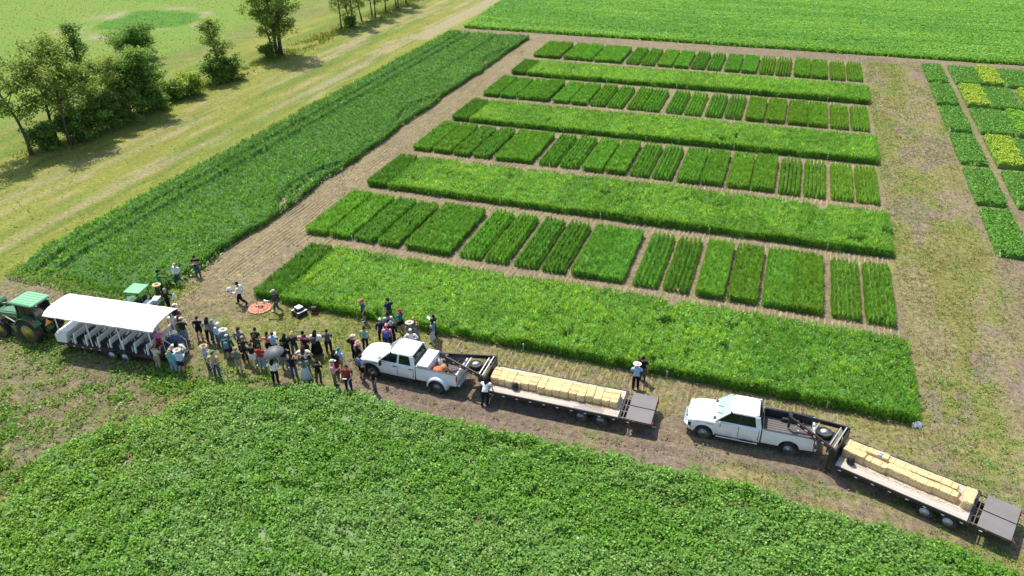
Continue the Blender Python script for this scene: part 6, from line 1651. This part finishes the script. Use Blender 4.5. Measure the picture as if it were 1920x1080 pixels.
pp(343, 699, 10, 'hold', 'long', 'paleblue', 'shorts', 'navy', 'sun', 'cream', 'person in pale blue shirt, dark shorts and light sun hat')
pp(308.5, 668, -30, 'hold', 'tee', 'red', 'trousers', 'slate', 'wide', 'hotpink', 'person in red shirt and wide pink hat beside the wagon')
pp(298.5, 692, -15, 'phone', 'tee', 'cream', 'shorts', 'khaki', 'tail', 'redhair', 'person in cream top and khaki shorts with a purple shoulder bag')
pp(376, 636.5, 25, 'hang', 'tee', 'black', 'shorts', 'black', 'short', 'hairbrown', 'man in black tee and black shorts standing apart by the wagon')
pp(395, 641, 30, 'cross', 'tee', 'mottle', 'trousers', 'black', 'long', 'hairdark', 'woman in grey patterned top and black trousers right of the man in black')
pp(405, 643, 20, 'hang', 'tee', 'grey', 'trousers', 'denim', 'cap', 'mint', 'man with pale green cap behind the white-hooded person')
pp(415, 651, 15, 'hang', 'long', 'paleblue', 'trousers', 'denim', 'hood', 'white', 'person in white hood and pale long shirt with jeans')
pp(427, 662, 15, 'hang', 'long', 'bluegrey', 'trousers', 'slate', 'sun', 'cream', 'person in blue-grey shirt and light brimmed hat right of the hooded person')
pp(433, 673, 10, 'hang', 'long', 'forest', 'shorts', 'navy', 'cap', 'lightgrey', 'person in green jacket and pale cap wearing a small backpack')
pp(392, 692, -35, 'cross', 'tee', 'sky', 'trousers', 'slate', 'cowboy', 'tan', 'man in light blue shirt and tan hat with crossed arms')
pp(409, 706, 15, 'behind', 'tee', 'tan', 'trousers', 'denim', 'cap', 'green', 'man in tan shirt and bright green cap, hands behind his back')
pp(450, 697, 20, 'cross', 'tee', 'sage', 'shorts', 'khaki', 'cap', 'tan', 'man in grey-green vest, khaki shorts and tan cap')
pp(455, 659, 15, 'hang', 'long', 'check', 'trousers', 'black', 'tail', 'hairdark', 'person in checked shirt and dark trousers, left end of the dense crowd')
pp(461.5, 678, 15, 'cross', 'tee', 'charcoal', 'trousers', 'black', 'cap', 'tan', 'man in dark shirt and tan cap right of the checked shirt')
pp(477.5, 688, 15, 'hang', 'tee', 'black', 'shorts', 'white', 'short', 'hairbrown', 'man in black tee and white shorts', shoes='white')
pp(485, 671, 25, 'hold', 'tee', 'olive', 'skirtknee', 'black', 'long', 'hairbrown', 'woman in dark olive top and black knee-length skirt')
pp(485, 660, 20, 'hang', 'tee', 'charcoal', 'trousers', 'black', 'short', 'hairdark', 'dark-haired man in charcoal tee behind the olive-topped woman', 1)
pp(508, 667, 25, 'hips', 'tank', 'coral', 'shorts', 'black', 'tail', 'hairdark', 'woman in coral top and black shorts', 1)
pp(518, 669, 15, 'phone', 'tee', 'sky', 'trousers', 'black', 'short', 'hairbrown', 'person in light blue tee and black trousers holding papers')
pp(540, 672, 15, 'hang', 'tee', 'black', 'trousers', 'black', 'longer', 'hairdark', 'long-haired woman all in black, between blue tee and white backpack')
pp(555, 669, 15, 'hold', 'tee', 'charcoal', 'trousers', 'slate', 'long', 'blond', 'blond person in dark tee with a white backpack', shoes='white')
pp(494, 691, 15, 'cross', 'tee', 'red', 'trousers', 'paledenim', 'short', 'hairbrown', 'man in red tee left of the grey umbrella')
pp(536, 692, 20, 'cross', 'long', 'navy', 'trousers', 'grey', 'cap', 'black', 'man in navy jacket and grey trousers behind the umbrella', shoes='white')
UMB = pp(518, 718, 15, 'hold', 'tee', 'white', 'trousers', 'black', 'long', 'hairdark', 'person in white top and black trousers under a dark grey umbrella')
pp(554, 709, 30, 'phone', 'tee', 'black', 'trousers', 'denim', 'tail', 'hairdark', 'woman in black tee and blue jeans taking a picture', 1)
pp(575, 694, 10, 'hips', 'tee', 'white', 'trousers', 'denim', 'longer', 'hairbrown', 'woman in white blouse and blue jeans with brown hair', 1)
pp(573, 667, 15, 'hips', 'tee', 'pink', 'trousers', 'navy', 'short', 'hairdark', 'person in pink top half hidden behind a man in black tee', 1)
pp(577.5, 673, 15, 'cross', 'tee', 'black', 'trousers', 'navy', 'short', 'hairbrown', 'man in black tee and navy trousers in front of the pink top')
pp(576, 714.5, 25, 'cross', 'tee', 'sage', 'skirt', 'lightgrey', 'tail', 'hairdark', 'woman in grey-green tee and long pale skirt', 1)
pp(595, 664, 15, 'hold', 'long', 'white', 'skirt', 'black', 'longer', 'hairdark', 'woman in white blouse and long black skirt with long black hair')
pp(618, 661.5, 20, 'cross', 'tee', 'slate', 'trousers', 'black', 'short', 'hairdark', 'man in slate tee and black trousers standing clear of the crowd', 1)
pp(598.5, 719, 15, 'phone', 'tee', 'black', 'trousers', 'olive', 'short', 'hairdark', 'short person in black tee and olive trousers at the field edge', 1, scale=.93)
pp(633, 701, -30, 'cross', 'long', 'black', 'trousers', 'maroon', 'longer', 'hairdark', 'long-haired person in black jacket left of the pale blue shirt')
pp(639, 697, 10, 'hang', 'long', 'paleblue', 'shorts', 'khaki', 'cap', 'teal', 'person in pale blue shirt, khaki shorts and blue cap')
pp(629, 721, -40, 'hold', 'long', 'pink', 'trousers', 'sage', 'cap', 'cream', 'person in pink shirt and light cap near the field edge')
pp(654.7, 730, 200, 'bag', 'tee', 'maroon', 'trousers', 'navy', 'short', 'hairdark', 'person in maroon tee reading papers, facing the camera', 1)
pp(679, 711, -20, 'hips', 'tee', 'blue', 'shorts', 'black', 'short', 'hairbrown', 'man in blue tee and black shorts at the left pickup hood')
pp(704, 734, 130, 'hang', 'tee', 'black', 'trousers', 'denim', 'cap', 'black', 'person in black top and jeans beside the left pickup front wheel', 1)
pp(666, 674.5, -15, 'hips', 'long', 'black', 'trousers', 'black', 'cap', 'white', 'person in black jacket and white cap left of the left pickup')
pp(676, 683, 0, 'hang', 'tank', 'black', 'trousers', 'black', 'bucket', 'pink', 'person in black with pink hat before the left pickup')
pp(686, 656, 10, 'hang', 'tee', 'mint', 'trousers', 'black', 'short', 'hairdark', 'man in mint green tee and black trousers behind the left pickup hood', 1)
pp(716, 640, 20, 'hang', 'long', 'navy', 'trousers', 'black', 'cap', 'white', 'man in navy jacket and white cap behind the left pickup')
pp(730.5, 629, 40, 'hang', 'long', 'lightgrey', 'trousers', 'grey', 'short', 'hairdark', 'man in pale shirt carrying a black backpack near the crop edge', 2)
pp(731, 603, 60, 'hold', 'tee', 'navy', 'shorts', 'slate', 'cap', 'black', 'man in navy tee and black cap nearest the crop edge, facing left')
pp(753, 621.5, 70, 'hold', 'tee', 'teal', 'shorts', 'black', 'cap', 'redhair', 'person in teal tee and red cap walking left by the crop', hair=('longer', 'redhair'))
pp(737, 645, 10, 'hang', 'long', 'black', 'trousers', 'black', 'bucket', 'grey', 'person in black with grey hat behind the left pickup hood')
BPK = pp(729.5, 654, 10, 'hang', 'tee', 'pink', 'trousers', 'navy', 'cap', 'pink', 'person with a bright blue backpack behind the left pickup hood')
pp(770.5, 646, 30, 'hang', 'tee', 'sage', 'trousers', 'charcoal', 'sun', 'cream', 'person in green shirt and cream hat behind the left pickup cab')
pp(779.5, 639, 20, 'cross', 'tank', 'black', 'skirt', 'grey', 'short', 'blond', 'blond person in black sleeveless top and long grey skirt')
pp(774, 664, 10, 'hips', 'long', 'white', 'trousers', 'white', 'cap', 'white', 'person in white shirt and white cap just above the left pickup cab')
pp(815, 632, 70, 'hold', 'tee', 'navy', 'trousers', 'navy', 'short', 'hairdark', 'man in navy shirt holding papers by the crop edge', 3)
pp(811.5, 643, 80, 'hold', 'tee', 'bluegrey', 'trousers', 'lightgrey', 'short', 'hairdark', 'person in blue-grey shirt and pale trousers before the navy-shirted man', 3)
pp(683, 602, 150, 'shade', 'tee', 'slate', 'shorts', 'navy', 'cap', 'coral', 'man in dark outfit and reddish cap with raised hand at the crop edge', shoes='white')
pp(454.5, 571, 110, 'walk', 'long', 'white', 'trousers', 'black', 'short', 'hairdark', 'woman in white blouse and black trousers walking left of the orange pad', 1)
pp(522, 586, 115, 'walk', 'long', 'plum', 'trousers', 'slate', 'cap', 'cream', 'person in dark plum jacket and grey trousers walking right of the orange pad', 1, shoes='white')
pp(910, 761, 10, 'lean', 'tee', 'white', 'trousers', 'black', 'long', 'hairdark', 'woman in white shirt and black trousers leaning on the left trailer', 1)
pp(1191, 730, 0, 'phone', 'tee', 'sky', 'trousers', 'black', 'cowboy', 'white', 'person in light blue shirt and white cowboy hat between the trucks', scale=1.04)
pp(1204, 713, 160, 'hold', 'tee', 'black', 'trousers', 'slate', 'cap', 'black', 'person in black top facing the white cowboy hat', 1)
# the passenger still sitting on the last bench
sx = person(0, 0, math.degrees(WAG.rotation_euler.z)-90, 'sit', 'tee', 'grey', 'trousers', 'denim', 'short', 'hairdark', 'dark-haired passenger sitting on the rear bench of the wagon', 1, z=.62-.42, loc=(0, 0, 0))
place(sx, WAG, 2.35-6*.87+.16, .25, .16); sx.rotation_euler = (0, 0, WAG.rotation_euler.z-math.pi/2)
# things they carry
def carried(o, T, x, y, z, rz=0):
    M_ = Matrix.Translation(T.location) @ Matrix.Rotation(T.rotation_euler.z, 4, 'Z') @ Matrix.Diagonal((*T.scale, 1))
    o.location = M_ @ Vector((x, y, z)); o.rotation_euler = (0, 0, T.rotation_euler.z+rz); return o
def find(sub): return [t for t in PEOPLE if sub in t['label']][0]
um = empty('umbrella'); carried(um, UMB, .17, .25, 1.24); tag(um, 'dark grey umbrella held over a person in the crowd', 'umbrella')
UGM = simple('grey umbrella cloth', (.10, .10, .11), .55, noise=.08)
nS = 8; rr = []
for i in range(7):
    a = i/6*1.15; R_ = .62*math.sin(a)/math.sin(1.15); z = .80+.32*(math.cos(a)-math.cos(1.15))/(1-math.cos(1.15))
    rr.append([((R_*(1-.045*(k % 2)*(i/6)) if i else .012)*math.cos(2*math.pi*k/16), (R_*(1-.045*(k % 2)*(i/6)) if i else .012)*math.sin(2*math.pi*k/16), z-.0*(k % 2)) for k in range(16)])
can = MB(); can.loft(rr, caps=False)
can.build('canopy', UGM, um)
MB().tube([(0, 0, -.08), (0, 0, 1.18)], .009, 6).build('shaft', BLACKR, um)
for k in range(8):
    a = 2*math.pi*k*2/16; MB().tube([(.01, 0, 1.10), (.62*.55*math.cos(a), .62*.55*math.sin(a), 1.035), (.60*math.cos(a), .60*math.sin(a), .80)], .005, 4).build('rib', STEEL, um)
um.rotation_euler = (.10, -.16, um.rotation_euler.z)
def worn_pack(who, mat, label, s_=1.0):
    T = find(who); b_ = empty('backpack'); carried(b_, T, 0, -.245, .98, math.pi); tag(b_, label, 'backpack')
    rings = []
    for z, w, d in ((0, .12, .06), (.04, .155, .085), (.26, .155, .09), (.40, .12, .07), (.45, .05, .035)):
        rings.append([(w*s_*math.copysign(abs(math.cos(a))**.6, math.cos(a)), d*s_*math.copysign(abs(math.sin(a))**.6, math.sin(a)), z*s_) for a in [2*math.pi*k/14 for k in range(14)]])
    MB().loft(rings).build('pack', mat, b_, smooth=True)
    MB().cbox((0, .095*s_, .14), (.2, .05, .18)).build('pocket', mat, b_, bevel=.02)
    for sx_ in (-.10, .10): MB().tube([(sx_, -.05, .42), (sx_, -.17, .50), (sx_, -.33, .44), (sx_, -.345, .25), (sx_, -.10, .08)], .015, 5).build('strap', mat, b_)
worn_pack('white backpack', pmat('white'), 'white backpack on the back of a blond person')
worn_pack('small backpack', pmat('bluegrey'), 'small grey backpack worn over a green jacket')
worn_pack('black backpack', pmat('black'), 'black backpack on the man in the pale shirt')
worn_pack('bright blue backpack', simple('blue backpack cloth', (.02, .06, .36), .7), 'bright blue backpack seen above the left pickup hood')
worn_pack('all in black', pmat('charcoal'), 'dark backpack of the long-haired woman in black')
worn_pack('long black skirt', pmat('slate'), 'slate backpack over a white blouse')
def paper(who, x, y, z, label, w=.24, d=.30):
    T = find(who); o = link('paper_sheet', MB().cbox((0, 0, 0), (w, d, .006)).mesh('paper_sheet', RIMW)); carried(o, T, x, y, z); o.rotation_euler = (.5, 0, T.rotation_euler.z); tag(o, label, 'paper')
paper('reading papers', 0, .40, 1.12, 'white papers held by the person in maroon'); paper('holding papers by the crop', .15, .42, 1.24, 'white paper held by the navy-shirted man')
paper('black trousers holding papers', 0, .38, 1.38, 'white papers held by the person in light blue tee'); paper('white cowboy hat between', 0, .40, 1.40, 'white sheet held by the person in cowboy hat')
o = heap('white_bag', .34, .26, .36, WBAG, 31); carried(o, find('holding a white bag'), 0, .44, .95); tag(o, 'white bag carried by the grey-haired person', 'bag')
T_ = find('plum jacket'); mg = empty('megaphone'); carried(mg, T_, -.20, .42, 1.05); tag(mg, 'white cone-shaped megaphone held by the person in plum jacket', 'megaphone')
MB().lathe([(.03, -.12), (.05, .0), (.08, .12), (.14, .24), (.145, .245), (.05, .05)], 'y', 14).build('horn', WHITE2, mg, smooth=True); MB().cbox((0, -.04, -.07), (.03, .04, .12)).build('grip', BLACKR, mg)
T_ = find('purple shoulder bag'); hb = empty('shoulder_bag'); carried(hb, T_, -.27, -.04, .86); tag(hb, 'purple shoulder bag of the person in cream top', 'bag')
PUR = simple('purple cloth', (.10, .06, .22), .8)
MB().cbox((0, 0, .12), (.10, .26, .24)).build('bag', PUR, hb, bevel=.03); MB().tube([(0, .1, .24), (.1, .06, .55), (.30, .02, .62)], .012, 5).build('strap', PUR, hb)
